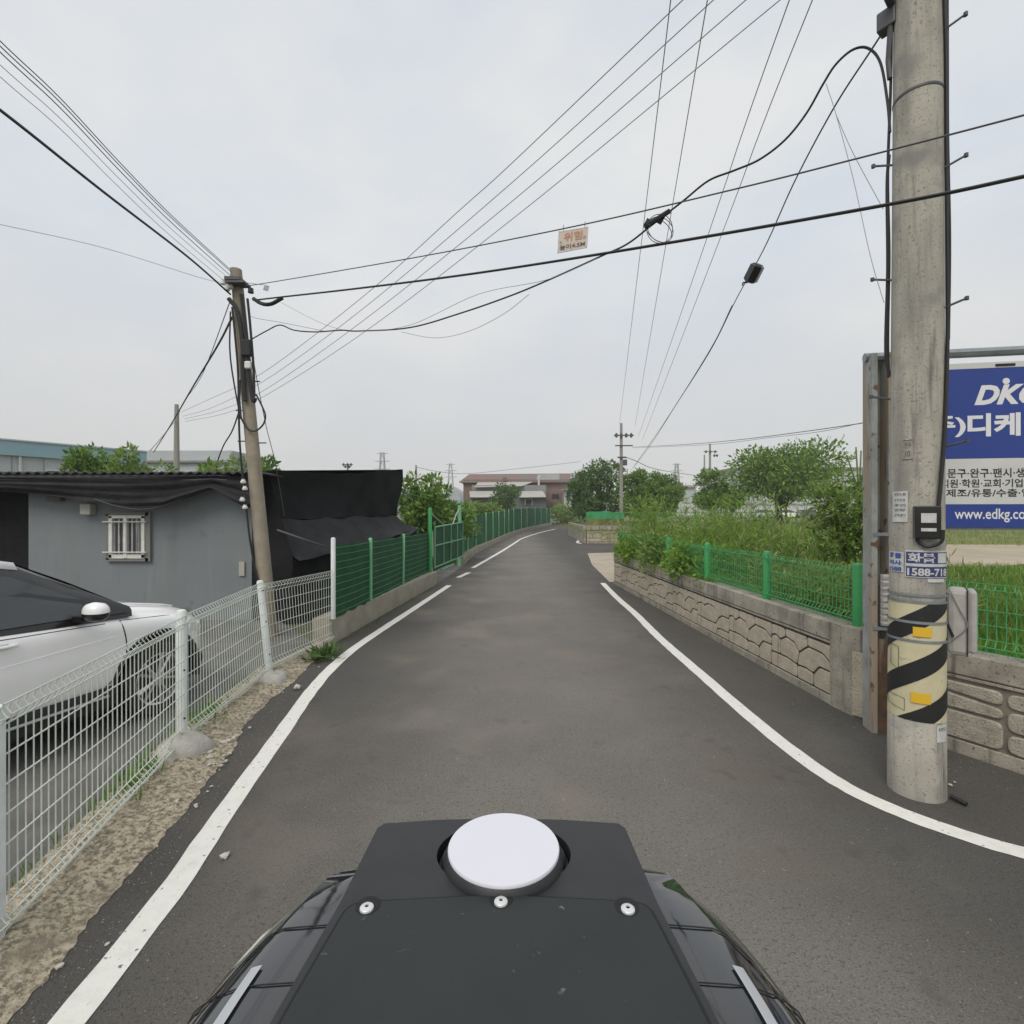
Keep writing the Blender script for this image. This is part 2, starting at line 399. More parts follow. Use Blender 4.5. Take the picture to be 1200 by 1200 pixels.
M['lump'] = mat('concrete_lump', (.52, .50, .45), .95, (.38, .36, .32), 7, bump=.6, bscale=40)
M['soil'] = mat('soil', (.06, .05, .04), .95)
M['leaf_dark'] = leafmat('leaf_dark', (.055, .115, .032), (.16, .265, .07), None, .35)
M['leaf_mid'] = leafmat('leaf_mid', (.08, .165, .036), (.25, .385, .085), (.34, .42, .13), .35)
M['leaf_light'] = leafmat('leaf_light', (.12, .22, .045), (.30, .41, .105), (.42, .44, .18), .4)
M['weed'] = leafmat('weed', (.11, .24, .036), (.32, .47, .085), (.46, .46, .18), .45)
M['weed_yellow'] = leafmat('weed_yellow', (.17, .25, .06), (.36, .40, .12), (.44, .41, .22), .4)
M['grass'] = leafmat('grass_blade', (.075, .19, .028), (.20, .36, .06), (.30, .34, .12), .4)
M['far_wood'] = leafmat('far_wood', (.028, .05, .026), (.055, .085, .042))
M['grit'] = leafmat('grit', (.07, .065, .06), (.34, .32, .29), None, 0, .9)
M['blossom'] = leafmat('pale_blossom', (.55, .55, .5), (.7, .7, .66))

# ------------------------------------------------------------------ the ground, the lane, its edges and markings
def struct(o, label=None): o['kind'] = 'structure'; return o
struct(MB().add([(-1500, -300, -.06), (1500, -300, -.06), (1500, 2600, -.06), (-1500, 2600, -.06)], [(0, 1, 2, 3)]).build('ground', M['ground']))

ROAD_L = [(-2.6, -12), (-2.3, -4), (-2.1, 0), (-2.0, 2.03), (-2.02, 2.28), (-2.1, 2.59), (-2.18, 3.26), (-2.23, 3.59), (-2.37, 4.33), (-2.51, 4.74),
          (-2.6, 5.5), (-2.57, 6.0), (-2.70, 7.0), (-2.72, 7.64), (-2.45, 10.5), (-2.08, 14.2), (-1.82, 19.4), (-1.74, 24.5), (-1.08, 31.6),
          (-.18, 41), (1.76, 55), (6.1, 78), (12, 92), (22, 104)]
ROAD_R = [(9.5, -12), (8.0, -4), (6.4, 0), (4.95, 2.03), (4.8, 2.28), (4.62, 2.59), (4.23, 3.26), (4.05, 3.6), (3.66, 4.33), (3.47, 4.74),
          (3.33, 5.5), (3.30, 6.0), (3.25, 7.0), (3.21, 7.64), (3.06, 10.5), (2.86, 14.2), (3.05, 19.4), (3.7, 24.5), (4.7, 32.3),
          (6.0, 42), (8.4, 56), (11.0, 76), (16, 86), (26, 96)]
def ragged(pts, a):
    out = [pts[0]]
    for p, q in zip(pts, pts[1:]):
        d = Vector((q[0] - p[0], q[1] - p[1])); n = max(1, int(d.length / .045)) if -1 < p[1] < 8 else max(1, int(d.length / 2))
        for i in range(1, n + 1):
            t = i / n; j = random.uniform(-a, a) if i < n and n > 1 and p[1] < 8 else 0
            out.append((p[0] + d.x * t + j, p[1] + d.y * t))
    return out
rl = ragged(ROAD_L, .017); rr = [(float(np.interp(y, [p[1] for p in ROAD_R], [p[0] for p in ROAD_R])), y) for _, y in rl]
struct(strip_mesh(rl, rr, 0).build('road', M['asphalt']))

# white edge lines: one painted marking each
LINE_L1 = [(-1.70, -3), (-1.715, 1.0), (-1.775, 2.46), (-1.91, 3.4), (-2.085, 4.62), (-2.24, 5.7), (-2.315, 6.6), (-2.31, 7.5),
           (-2.22, 8.6), (-2.0, 10.9), (-1.71, 13.95)]
def line(pts, label, w_=.145):
    return struct(tag(band(pts, w_, .004, .006).build('road_marking', M['paint_line']), label))
def smooth2(pts): return [(p.x, p.y) for p in catmull([(*p, 0) for p in pts], 6)]
line(smooth2(LINE_L1), None)
line([(-1.65, 15.6), (-1.42, 16.9)], None, .16)
line(smooth2([(-1.40, 18.3), (-.98, 22), (-.46, 26.7), (.18, 33), (.82, 39), (2.6, 49), (5.05, 60)]), None, .16)
line(smooth2([(6.5, 1.35), (5.0, 1.95), (4.05, 2.42), (3.48, 2.76), (3.0, 3.0), (2.70, 3.26), (2.49, 3.56), (2.375, 3.95), (2.325, 4.7), (2.325, 5.8), (2.34, 8.1), (2.42, 10), (2.45, 12), (2.55, 14.4)]), None)
line(smooth2([(6.1, 43), (5.0, 37.5), (4.38, 34.2), (4.30, 32.9), (4.55, 32.1), (5.2, 31.9)]), None, .2)

# crumbled concrete edge between the asphalt and the white fence, a real uneven surface
EDGE = [p for p in rl if -3 <= p[1] <= 7.7]
FENCE_A = [(-2.22, -.1), (-2.22, .3), (-2.36, 2.33), (-2.81, 4.36), (-2.99, 6.3), (-2.78, 7.62)]
def fence_x(y):
    f = [(-2.2, -9)] + FENCE_A + [(-2.7, 12)]
    for a, b in zip(f, f[1:]):
        if a[1] <= y <= b[1]: return a[0] + (b[0] - a[0]) * (y - a[1]) / max(1e-6, b[1] - a[1])
    return -2.7
rows = []
for x, y in EDGE:
    fx = fence_x(y) - .16; n = 9; row = []
    for k in range(n):
        t = k / (n - 1); xx = x + .02 + (fx - x - .02) * t
        z = .004 + .05 * min(1, t * 2.4) + (random.uniform(-.012, .016) if 0 < k < n - 1 else 0)
        row.append((xx, y + (random.uniform(-.02, .02) if k else 0), z))
    rows.append(row)
struct(MB().grid(rows).build('verge', M['rubble'], smooth=True))
struct(MB().add([(-14, -9, -.012), (-2.25, -9, -.012), (-2.25, 2.5, -.012), (-2.75, 7.5, -.012), (-4.4, 9.6, -.012), (-14, 9.6, -.012)], [(0, 1, 2, 3, 4, 5)]).build('yard', M['yard']))
struct(MB().add([(-2.9, 14.2, -.006), (-2.06, 14.2, -.006), (-1.80, 19.4, -.006), (-2.9, 19.4, -.006)], [(0, 1, 2, 3)]).build('gateway', M['yard']))
struct(MB().grid([[(2.78, 14.6, .006), (5, 14.6, .05), (14, 14.6, .42)], [(3.03, 19.4, .006), (5, 19.4, .05), (14, 19.4, .42)], [(3.66, 24.8, .006), (5.5, 24.8, .05), (14, 24.8, .42)]]).build('driveway', M['apron']))

struct(MB().add([(3.5, 24.3, .004), (14, 24.3, .004), (14, 32.42, .004), (4.4, 32.42, .004)], [(0, 1, 2, 3)]).build('side_road', M['asphalt']))
# raised field behind the wall, with a dirt track crossing it
def fz(x, y): return .62 + .0075 * max(0, min(50, y - 6)) + .03 * math.sin(x * .9 + y * .6) + .02 * math.sin(y * 1.7 - x)
def wall_x(y): return 3.5 if y < 4.9 else 3.42 - (y - 5) * .054
rows = []
for i in range(45):
    t = i / 44; y = 1.0 + 1.0 * i if i < 14 else 15 + (i - 14) ** 1.75 * .45
    x0 = (wall_x(y) + .1 if 4.6 < y < 14.3 else 5.6 - max(0, y - 1) * .44 if y <= 4.6 else 5.6 if y < 26 else 8 + (y - 26) * .12)
    rows.append([(x0 + (150 - x0) * (k / 24) ** 2.2, y, fz(x0 + (150 - x0) * (k / 24) ** 2.2, y)) for k in range(25)])
struct(MB().grid(rows).build('field', M['field'], smooth=True))
rows = []
for k in range(30):
    x = 6.2 + k * 1.2; a, b = 12.0 + .05 * x + .25 * math.sin(x), 17.6 + .10 * x + .3 * math.sin(x * 1.3)
    rows.append([(x, a + (b - a) * j / 6, fz(x, a + (b - a) * j / 6) + .03) for j in range(7)])
struct(MB().grid(rows).build('dirt_track', M['dirt'], smooth=True))
rows = [[(x, 405, -.9), (x, 420, .6 * max(-1, 16 + 9 * math.sin(x * .022 + 2.3) + 6 * math.sin(x * .05 + 1))), (x, 436, max(-1, 16 + 9 * math.sin(x * .022 + 2.3) + 6 * math.sin(x * .05 + 1))), (x, 470, -.9)] for x in range(-300, 301, 10)]
struct(MB().grid(rows).build('hill', M['hill'], smooth=True))

# ------------------------------------------------------------------ wall of cast stones (pieces recessed and proud)
MOD_A = [[(0, 0), (.72, 0), (.76, .10), (.70, .17), (.30, .165), (0, .18)], [(.72, 0), (1.15, 0), (1.15, .12), (.85, .12), (.76, .10)],
         [(.76, .10), (.85, .12), (1.15, .12), (1.15, .33), (.92, .33), (.80, .27), (.70, .17)], [(0, .18), (.30, .165), (.32, .28), (.27, .38), (.16, .41), (0, .37)],
         [(.30, .165), (.70, .17), (.80, .27), (.78, .34), (.62, .42), (.42, .43), (.27, .38), (.32, .28)], [(0, .37), (.16, .41), (.27, .38), (.42, .43), (.38, .52), (0, .52)],
         [(.38, .52), (.42, .43), (.62, .42), (.78, .34), (.80, .27), (.92, .33), (1.15, .33), (1.15, .52)]]
MOD_B = [[(0, 0), (.55, 0), (.55, .15), (.33, .18), (0, .17)], [(.55, 0), (.85, 0), (.85, .14), (.72, .16), (.55, .15)], [(.85, 0), (1.15, 0), (1.15, .24), (.95, .24), (.85, .14)],
         [(0, .17), (.20, .175), (.20, .36), (.10, .40), (0, .37)], [(.20, .175), (.33, .18), (.55, .15), (.58, .30), (.50, .39), (.32, .42), (.20, .36)],
         [(.55, .15), (.72, .16), (.85, .14), (.95, .24), (1.15, .24), (1.15, .33), (1.0, .40), (.75, .41), (.58, .30)], [(0, .37), (.10, .40), (.20, .36), (.32, .42), (.28, .52), (0, .52)],
         [(.28, .52), (.32, .42), (.50, .39), (.58, .30), (.75, .41), (.72, .52)], [(.72, .52), (.75, .41), (1.0, .40), (1.15, .33), (1.15, .52)]]
# the near wall: bigger blocks with broad rounded corners
MOD_C = [[(0, 0), (.40, 0), (.40, .10), (.28, .17), (0, .17)], [(.40, 0), (.86, 0), (.86, .26), (.28, .26), (.28, .17), (.40, .10)], [(0, .17), (.28, .17), (.28, .26), (.86, .26), (.86, .37), (.45, .42), (0, .42)],
         [(0, .42), (.45, .42), (.86, .37), (.86, .52), (0, .52)]]
MOD_D = [[(0, 0), (.55, 0), (.55, .18), (0, .18)], [(0, .18), (.55, .18), (.55, .37), (0, .37)], [(0, .37), (.55, .37), (.55, .52), (0, .52)],
         [(.55, 0), (.95, 0), (.95, .30), (.55, .30)], [(.55, .30), (.95, .30), (.95, .52), (.55, .52)]]
def inset(poly, d):
    n = len(poly); out = []
    for i in range(n):
        a, b, c = Vector(poly[i - 1]), Vector(poly[i]), Vector(poly[(i + 1) % n])
        e1, e2 = (b - a).normalized(), (c - b).normalized()
        n1, n2 = Vector((-e1.y, e1.x)), Vector((-e2.y, e2.x)); k = n1 + n2
        k = k / max(.35, k.dot(n1)) if k.length > 1e-6 else n1
        out.append((b.x + k.x * d, b.y + k.y * d))
    return out
def area(p): return .5 * sum(p[i - 1][0] * p[i][1] - p[i][0] * p[i - 1][1] for i in range(len(p)))
def rounded(p, rad, seg):
    out = []
    for i in range(len(p)):
        a, b, c = Vector(p[i - 1]), Vector(p[i]), Vector(p[(i + 1) % len(p)])
        d1 = (a - b).normalized() * min(rad, .45 * (a - b).length); d2 = (c - b).normalized() * min(rad, .45 * (c - b).length)
        for t in np.linspace(0, 1, seg): out.append(tuple((b + d1).lerp(b, t).lerp(b.lerp(b + d2, t), t)))
    return out
def stone_mesh(poly, gap, prot, ck, bev):
    if area(poly) < 0: poly = poly[::-1]
    o = rounded(inset(poly, gap), ck, 3 if ck < .04 else 4); i1 = [tuple(Vector(p)) for p in inset(o, bev)]
    n = len(o); mb = MB()
    mb.add([(u, 0, v) for u, v in o] + [(u, -prot * .72, v) for u, v in o] + [(u, -prot, v) for u, v in i1],
           [(i, (i + 1) % n, n + (i + 1) % n, n + i) for i in range(n)] + [(n + i, n + (i + 1) % n, 2 * n + (i + 1) % n, 2 * n + i) for i in range(n)] + [tuple(range(2 * n, 3 * n))])
    me = bpy.data.meshes.new('stone'); me.from_pydata(mb.v, [], mb.f); me.update(); return me
STONES = {k: [stone_mesh(p, .0105 if k in 'AB' else .014, .014 if k in 'AB' else .024, .022 if k in 'AB' else .06, .005 if k in 'AB' else .008) for p in m] for k, m in zip('ABCD', (MOD_A, MOD_B, MOD_C, MOD_D))}
for k, ms in STONES.items():
    for me in ms: me.materials.append(M['stone'] if k in 'AB' else M['stone_near'])

def stone_wall(root, A, B, h, seq, modw, vscale, plinth=.09, thick=.22, cap=.25, back='wall_back'):
    """front face runs from A to B (seen from the road A is on the viewer's right when walking away): pieces are parts"""
    A, B = Vector((*A, 0)), Vector((*B, 0)); t = (B - A).normalized(); length = (B - A).length; n = Vector((t.y, -t.x, 0))   # n points out of the wall
    Mw = Matrix((t, -n, Vector((0, 0, 1)))).transposed()
    def blk(name, u0, u1, z0, z1, d0, d1, m, bev=.006):
        mb = MB(); c = A + t * ((u0 + u1) / 2) + n * ((d0 + d1) / 2); c.z = (z0 + z1) / 2
        mb.box(c, (u1 - u0, abs(d1 - d0), z1 - z0), M=Mw); return mb.build(name, m, root, bevel=bev)
    z1 = plinth + .52 * vscale + .015
    blk('core', 0, length, -.1, z1 + .037, -thick, 0, M[back], 0)
    blk('plinth', 0, length, -.1, plinth - .004, 0, .026, M['cap_concrete'])
    blk('rail', 0, length, z1 + .006, z1 + .030, 0, .023, M['cap_concrete'], .004)
    nseg = max(1, int(length / 2.3)); seg = length / nseg
    for i in range(nseg): blk('coping', i * seg + .002, (i + 1) * seg - .002, z1 + .038, h, -thick - .01, .027, M['cap_concrete'], .012)
    u = 0; i = 0
    while u < length - .1:
        k = seq[i % len(seq)]; s = min(1, (length - u) / modw)
        for me in STONES[k]:
            o = link(bpy.data.objects.new('stone', me), root)
            o.matrix_local = Matrix.Translation(A + t * u + Vector((0, 0, plinth)) - root.location) @ Mw.to_4x4() @ Matrix.Diagonal((s * modw / (1.15 if k in 'AB' else .86 if k == 'C' else .95), 1, vscale, 1))
        u += modw; i += 1
    return A, t, n, Mw

W0, W1, W2 = Vector((2.86, 14.3, 0)), Vector((3.36, 5.05, 0)), Vector((4.9, 2.15, 0))
wr = thing('stone_wall', (3.1, 9.7, 0), 'long low cast-stone wall with grooved arch pattern along the lane under the green mesh fence', 'wall')
stone_wall(wr, W0[:2], (3.33, 5.32), .86, 'ABAABABB', 1.125, 1.0)
# corner pilaster with its recessed panel
mb = MB()
mb.prism([(3.29, 5.31), (3.335, 5.02), (3.44, 4.86), (3.68, 4.98), (3.60, 5.34)], -.1, .865); mb.build('pilaster', M['cap_concrete'], wr, bevel=.012)
MB().box((3.374, 4.935, .33), (.012, .17, .62), rz=.60).build('pilaster_panel', M['stone'], wr, bevel=.004)
wn2 = thing('stone_wall', (4.2, 3.4, 0), 'cast-stone wall of large rounded blocks behind the striped concrete pole', 'wall')
stone_wall(wn2, (3.455, 4.84), (5.4, 1.2), .82, 'CDCDCD', .92, .94, plinth=.10, back='joint_near')
wm = thing('stone_wall', (6.5, 32.6, 0), 'far stone-faced retaining wall end with bright green net on top', 'wall')
stone_wall(wm, (4.72, 32.45), (12.5, 32.45), 1.13, 'AB', 1.5, 1.35, plinth=.12, cap=.2)
MB().box((4.80, 38.5, .5), (.16, 11.9, 1.22), rz=-.03).build('side_wall', M['cap_concrete'], wm)
mb = MB(); rows = []; lown = []
for i in range(9):
    x = 4.74 + i * .3; top = 1.98 + .12 * math.sin(min(1, i / 8) * math.pi) - .012 * i + .03 * math.sin(i * 1.9)
    rows.append([(x, 32.62 + .05 * math.sin(i * 1.3), 1.56), (x, 32.62, top)]); lown.append([(x, 32.63 + .04 * math.sin(i * 2.1), 1.13), (x, 32.625 + .05 * math.sin(i * 1.3), 1.56)])
nf = thing('net_fence', (8, 32.6, 1.13), 'low bright green netting fence on the far stone wall end', 'fence')
MB().grid(rows).build('net', M['vivid_net'], nf, solid=.012); MB().grid(lown).build('lower_net', M['field'], nf, solid=.012)
MB().tube([(4.76, 32.66, 1.96), (16, 33, 1.98)], .02, 5).tube([(7.0, 32.7, 1.4), (16, 33, 1.4)], .012, 5).build('rail', M['green_wire'], nf)
for x in (4.76, 7.1, 9.4, 11.7, 14): MB().tube([(x, 32.7, 1.1), (x, 32.7, 1.98)], .035, 6).build('post', M['green_post'], nf)

# ------------------------------------------------------------------ fences
def mesh_panel(A, B, uA, uB, h, z0, name, m, parent, vs_=.055, hz=None, r=.0022, n=(1, 0), roll=.045, sides=4):
    """welded wire panel between two posts with rolled top and bottom edges; tiny wires joined into one part"""
    A, B, uA, uB = Vector(A), Vector(B), Vector(uA), Vector(uB); nn = Vector((n[0], n[1], 0)); mb = MB()
    Lp = (B - A).length; k = max(2, int(Lp / vs_))
    def pt(t, z, d=0): return A.lerp(B, t) + uA.lerp(uB, t) * z + nn * d
    top, bot = z0 + h, z0
    prof = [(bot + .035, 0), (bot, .3), (bot + .045, 1), (bot + .10, 0), (top - .10, 0), (top - .045, 1), (top, .3), (top - .035, 0)]
    for i in range(k + 1):
        t = (i + .15) / (k + .3); mb.tube([pt(t, z, d * roll) for z, d in prof], r, sides, False)
    zs = [(bot + .035, 0), (bot, .3), (bot + .045, 1), (bot + .10, 0), (top - .10, 0), (top - .045, 1), (top, .3)]
    nh = max(2, round((h - .2) / (hz or .15)))
    zs += [(bot + .10 + (h - .2) * i / nh, 0) for i in range(1, nh)]
    for z, d in zs:
        mb.tube([pt(t, z, d * roll + r * 1.5) for t in (0, .25, .5, .75, 1)], r * 1.15, sides, False)
    return mb.build(name, m, parent, kind='stuff')

def post(p, up, h, r, m, parent, cap=True, square=False, n=12):
    p, up = Vector(p), Vector(up); mb = MB()
    prof = [(0, r), (h - r * .6, r), (h - r * .15, r * .8), (h, r * .35)] if cap else [(0, r), (h, r)]
    mb.tube([p + up * z for z, _ in prof], [q for _, q in prof], 4 if square else n)
    return mb.build('post', m, parent, smooth=not square)

wf = thing('mesh_fence', (-2.8, 4.4, 0), 'white welded wire fence between the lane edge and the parked white car', 'fence')
FP = [((-2.20, .35, .03), (0, 0, 1), 1.1), ((-2.36, 2.33, .03), (0, 0, 1), 1.07), ((-2.81, 4.36, .03), (-.004, 0, 1), 1.12), ((-2.975, 6.28, .04), (-.115, .02, 1), 1.1)]
for i, (p, u, h) in enumerate(FP):
    q = post(p, u, h + .02, .041, M['white_post'], wf)
    for z in (.22, .62, 1.0):
        c = Vector(p) + Vector(u) * z * (h / 1.1)
        MB().tube([c + Vector((.03, -.02, 0)), c + Vector((.044, -.03, 0))], .007, 6).build('bolt', M['gap'], q)
q = post((-2.675, 7.66, .40), (0, 0, 1), 1.22, .034, M['white_post'], wf)
ends = [(Vector(p), Vector(u)) for p, u, h in FP] + [(Vector((-2.70, 7.60, .06)), Vector((.0, 0, 1)))]
for (a, ua), (b, ub), h0 in zip(ends, ends[1:], (1.03, 1.04, 1.05, 1.02)):
    d = (b - a); nrm = Vector((d.y, -d.x, 0)).normalized()
    mesh_panel(a + nrm * .02, b + nrm * .02, ua, ub, h0, .05, 'wire_panel', M['white_wire'], wf, .055, .135, .0037, (nrm.x, nrm.y))
# concrete lumps cast round the post feet
def lump(x, y, rx, ry, h, label, seed):
    rnd = random.Random(seed); rows = []
    for j in range(8):
        a = j / 7 * math.pi / 2; row = []
        for k in range(22):
            th = 2 * math.pi * k / 22; wob = 1 + .10 * math.sin(3 * th + seed) + .06 * math.sin(7 * th) + rnd.uniform(-.03, .03)
            row.append((x + rx * wob * math.cos(a) * math.cos(th), y + ry * wob * math.cos(a) * math.sin(th), .015 + h * math.sin(a) * (1 + rnd.uniform(-.05, .05)) - .02 * (j == 0)))
        rows.append(row)
    o = MB().grid(rows, True).build('concrete_footing', M['lump'], smooth=60); return tag(o, label, 'concrete lump')
lump(-2.70, 4.20, .20, .235, .17, 'rounded concrete lump around the foot of the upright white post', 1)
lump(-2.80, 5.98, .17, .20, .12, 'broken pale concrete lump beside the leaning white post', 4)
lump(-2.30, 2.2, .1, .1, .06, 'small concrete lump at the nearest white post', 6)
for i in range(70):
    y = random.choice((random.uniform(3.4, 4.6), random.uniform(1.9, 7.4))); x = fence_x(y) + random.uniform(.22, .5)
    if i < 8: x, y = random.uniform(-2.55, -2.3), random.uniform(4.0, 4.5)
    s = random.uniform(.006, .02) * (1.6 if i < 8 else 1)
    if i == 9: x, y, s = -1.66, 2.96, .03
    if i == 10: x, y, s = -2.42, 5.75, .05
    if i in (11, 12, 13): x, y = random.uniform(2.9, 3.6), random.uniform(3.2, 5)
    me = bpy.data.meshes.new('stone_chip'); b = bmesh.new(); bmesh.ops.create_icosphere(b, subdivisions=1, radius=s)
    for v in b.verts: v.co *= random.uniform(.65, 1.2); v.co.z *= .6
    b.to_mesh(me); b.free(); me.materials.append(M['chip'])
    o = link(bpy.data.objects.new('stone_chip', me)); o.location = (x, y, (.02 if x < -2.2 and y < 7 else .004) + s * .3); o.rotation_euler.z = random.uniform(0, 6)
    tag(o, 'small pale stone chip lying loose on the asphalt edge', 'stone', 'stone chips scattered along the lane edge')

C = []
for _ in range(2300):
    y = abs(random.gauss(0, 4.5)) + 1.6
    if random.random() < .55: x = np.interp(y, [p[1] for p in ROAD_L], [p[0] for p in ROAD_L]) + abs(random.gauss(0, .16)) + .02
    elif random.random() < .7 and y > 3: x = np.interp(y, [p[1] for p in ROAD_R], [p[0] for p in ROAD_R]) - abs(random.gauss(0, .3)) - .05
    else: x = random.uniform(-1.6, 2.2)
    C.append((x, y, .0015))
V, F = [], []
for c in C:
    r = random.uniform(.002, .0052); k = len(V); a0 = random.uniform(0, 6.28)
    V += [(c[0] + r * math.cos(a0 + j * 1.57) * random.uniform(.7, 1.3), c[1] + r * math.sin(a0 + j * 1.57) * random.uniform(.7, 1.3), c[2]) for j in range(4)] + [(c[0], c[1], c[2] + r * .9)]
    F += [(k, k + 1, k + 4), (k + 1, k + 2, k + 4), (k + 2, k + 3, k + 4), (k + 3, k, k + 4)]
MB().add(V, F).build('grit', M['grit'], kind='stuff')

# low concrete wall with the dark green netted fence, then the gate, then the far run
def low_wall(name, pts, tops, label, thick=.27):
    t = thing(name, (*pts[0], 0), label, 'wall'); rows = []
    for i, ((x, y), z) in enumerate(zip(pts, tops)):
        a, b = Vector(pts[max(0, i - 1)]), Vector(pts[min(len(pts) - 1, i + 1)]); d = (b - a).normalized(); nl = Vector((-d.y, d.x))
        rows.append([(x, y, -.1), (x - .0, y, z - .012), (x + nl.x * .014, y + nl.y * .014, z), (x + nl.x * (thick - .014), y + nl.y * (thick - .014), z), (x + nl.x * thick, y + nl.y * thick, z - .012), (x + nl.x * thick, y + nl.y * thick, -.1)])
    segs = list(zip(rows, rows[1:]))
    for a, b in segs:
        mb = MB().grid([a, b]); mb.f += [tuple(range(6)), tuple(reversed(range(6, 12)))]
        bm_o = mb.build('wall_block', M['curb'], t)
    return t
def cuts(pts, tops, step):
    P2 = resample(pts, step); T = np.interp([p.y for p in P2], [p[1] for p in pts], tops); return [(p.x, p.y) for p in P2], list(T)
low_wall('low_wall', *cuts([(-2.72, 7.64), (-2.45, 10.5), (-2.08, 14.2)], [.41, .39, .36], 1.35), 'low stained concrete wall under the dark green netted fence nearest the tall white post')
FAR = [(-1.84, 19.4), (-1.76, 24.5), (-1.1, 31.6), (-.2, 41), (1.74, 55), (6.1, 78)]
low_wall('low_wall', *cuts(FAR, [.36, .30, .28, .32, .36, .4], 3.1), 'long low concrete wall curving away beneath the distant green fence')

gf = thing('net_fence', (-2.5, 10, .4), 'dark green netted wire fence on the low wall between white post and gate', 'fence')
GP = [(-2.69, 7.72, .40, 1.12), (-2.56, 9.26, .395, 1.14), (-2.45, 11.5, .38, 1.13), (-2.28, 14.0, .36, 1.16)]
for x, y, z, h in GP[1:3]: post((x, y, z), (.015 if y > 10 else 0, 0, 1), h, .034, M['green_pale'], gf)
for (a, b) in zip(GP, GP[1:]):
    A, B = Vector(a[:3]), Vector(b[:3]); d = (B - A).normalized(); nrm = Vector((d.y, -d.x, 0))
    mb = MB()
    for z in np.linspace(.06, 1.06, 10): mb.tube([A + Vector((0, 0, z)) + nrm * .01, A.lerp(B, .5) + Vector((0, 0, z - .01)) + nrm * .01, B + Vector((0, 0, z)) + nrm * .01], .0048, 4)
    mb.build('wire_panel', M['green_wire'], gf, kind='stuff')
    rows = []
    for i in range(17):
        p = A.lerp(B, i / 16); rows.append([p - nrm * (.012 + .012 * math.sin(i * 1.3 + j)) + Vector((0, 0, -.02 + (1.10 + .03 * math.sin(i * .9)) * j / 6)) for j in range(7)])
    MB().grid(rows).build('net', M['green_net'], gf, smooth=True)

gt = thing('gate', (-2.2, 14.2, 0), 'green framed net gate with chain between two posts', 'gate')
g0, g1 = Vector((-2.20, 14.05, 0)), Vector((-1.88, 19.3, 0))
for p, h, r in (((-2.24, 13.98, .0), 2.12, .055), ((-1.95, 19.0, .0), 2.25, .07)):
    post(p, (0, 0, 1), h, r, M['green_post'] if r < .06 else M['green_pale'], gt)
def gp(t, z): return g0.lerp(g1, t) + Vector((.05, 0, z))
for a, b in (((.03, .46), (.97, .36)), ((.03, 1.58), (.97, 1.62)), ((.03, 1.06), (.97, 1.0))): MB().tube([gp(*a), gp(*b)], .022, 6).build('rail', M['green_pale'], gt)
for t in (.03, .27, .5, .74, .97): MB().tube([gp(t, .43), gp(t, 1.6)], .020, 6).build('upright', M['green_pale'], gt)
MB().grid([[gp(t, z) + Vector((-.03 - .015 * math.sin(9 * t + z * 5), 0, 0)) for z in (.34, .8, 1.2, 1.58)] for t in np.linspace(.02, .98, 15)]).build('net', M['green_net'], gt, smooth=True)
MB().tube(catmull([(-2.24, 14.05, 1.98), (-2.12, 16.4, 1.55), gp(.55, 1.6), (-1.97, 18.0, 1.9), (-1.95, 18.95, 2.12)], 6), .018, 5).build('chain', M['silver'], gt)
MB().tube([gp(.52, 1.12), gp(.56, .95)], .03, 6).build('latch', M['green_pale'], gt)
MB().tube([gp(.2, .30), gp(.62, .24)], .03, 6).build('drop_bar', M['green_pale'], gt)

ff = thing('net_fence', (-1, 40, .4), 'tall green netted fence following the bend of the lane far ahead', 'fence')
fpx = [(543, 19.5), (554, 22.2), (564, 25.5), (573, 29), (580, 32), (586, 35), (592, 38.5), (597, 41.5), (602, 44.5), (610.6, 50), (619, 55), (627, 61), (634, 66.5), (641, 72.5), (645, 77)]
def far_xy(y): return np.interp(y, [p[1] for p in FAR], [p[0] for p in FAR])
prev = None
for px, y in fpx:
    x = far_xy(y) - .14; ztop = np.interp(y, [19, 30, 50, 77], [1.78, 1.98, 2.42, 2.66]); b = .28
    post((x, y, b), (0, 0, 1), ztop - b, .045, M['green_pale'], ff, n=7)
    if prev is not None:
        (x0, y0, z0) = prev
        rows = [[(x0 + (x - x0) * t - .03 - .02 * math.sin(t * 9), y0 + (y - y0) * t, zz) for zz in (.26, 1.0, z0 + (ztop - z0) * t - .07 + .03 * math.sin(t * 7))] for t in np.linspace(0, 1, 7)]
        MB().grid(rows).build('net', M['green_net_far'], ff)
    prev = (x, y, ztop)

rf = thing('mesh_fence', (3.2, 9, .86), 'bright green wire fence on the long stone wall, half hidden by weeds', 'fence')
RP = [(3.445, 5.1), (3.345, 6.72), (3.245, 8.5), (3.15, 10.3), (3.05, 12.2), (2.97, 14.1)]
for x, y in RP: post((x, y, .86), (0, 0, 1), .63, .05, M['green_post'], rf)
for (a, b) in zip(RP, RP[1:]): mesh_panel((*a, .86), (*b, .86), (0, 0, 1), (0, 0, 1), .56, .03, 'wire_panel', M['green_wire'], rf, .06, .12, .0042, (-1, 0), .04)
rf2 = thing('mesh_fence', (4.2, 3.6, .82), 'bright green wire fence on the wall behind the grey meter box', 'fence')
RQ = [(3.56, 4.86), (4.40, 3.3), (5.4, 1.4)]
for x, y in RQ[1:]: post((x + .04, y, .82), (0, 0, 1), .63, .05, M['green_post'], rf2)
for (a, b) in zip(RQ, RQ[1:]): mesh_panel((*a, .82), (*b, .82), (0, 0, 1), (0, 0, 1), .56, .03, 'wire_panel', M['green_wire'], rf2, .06, .12, .0036, (-.88, -.47), .04)

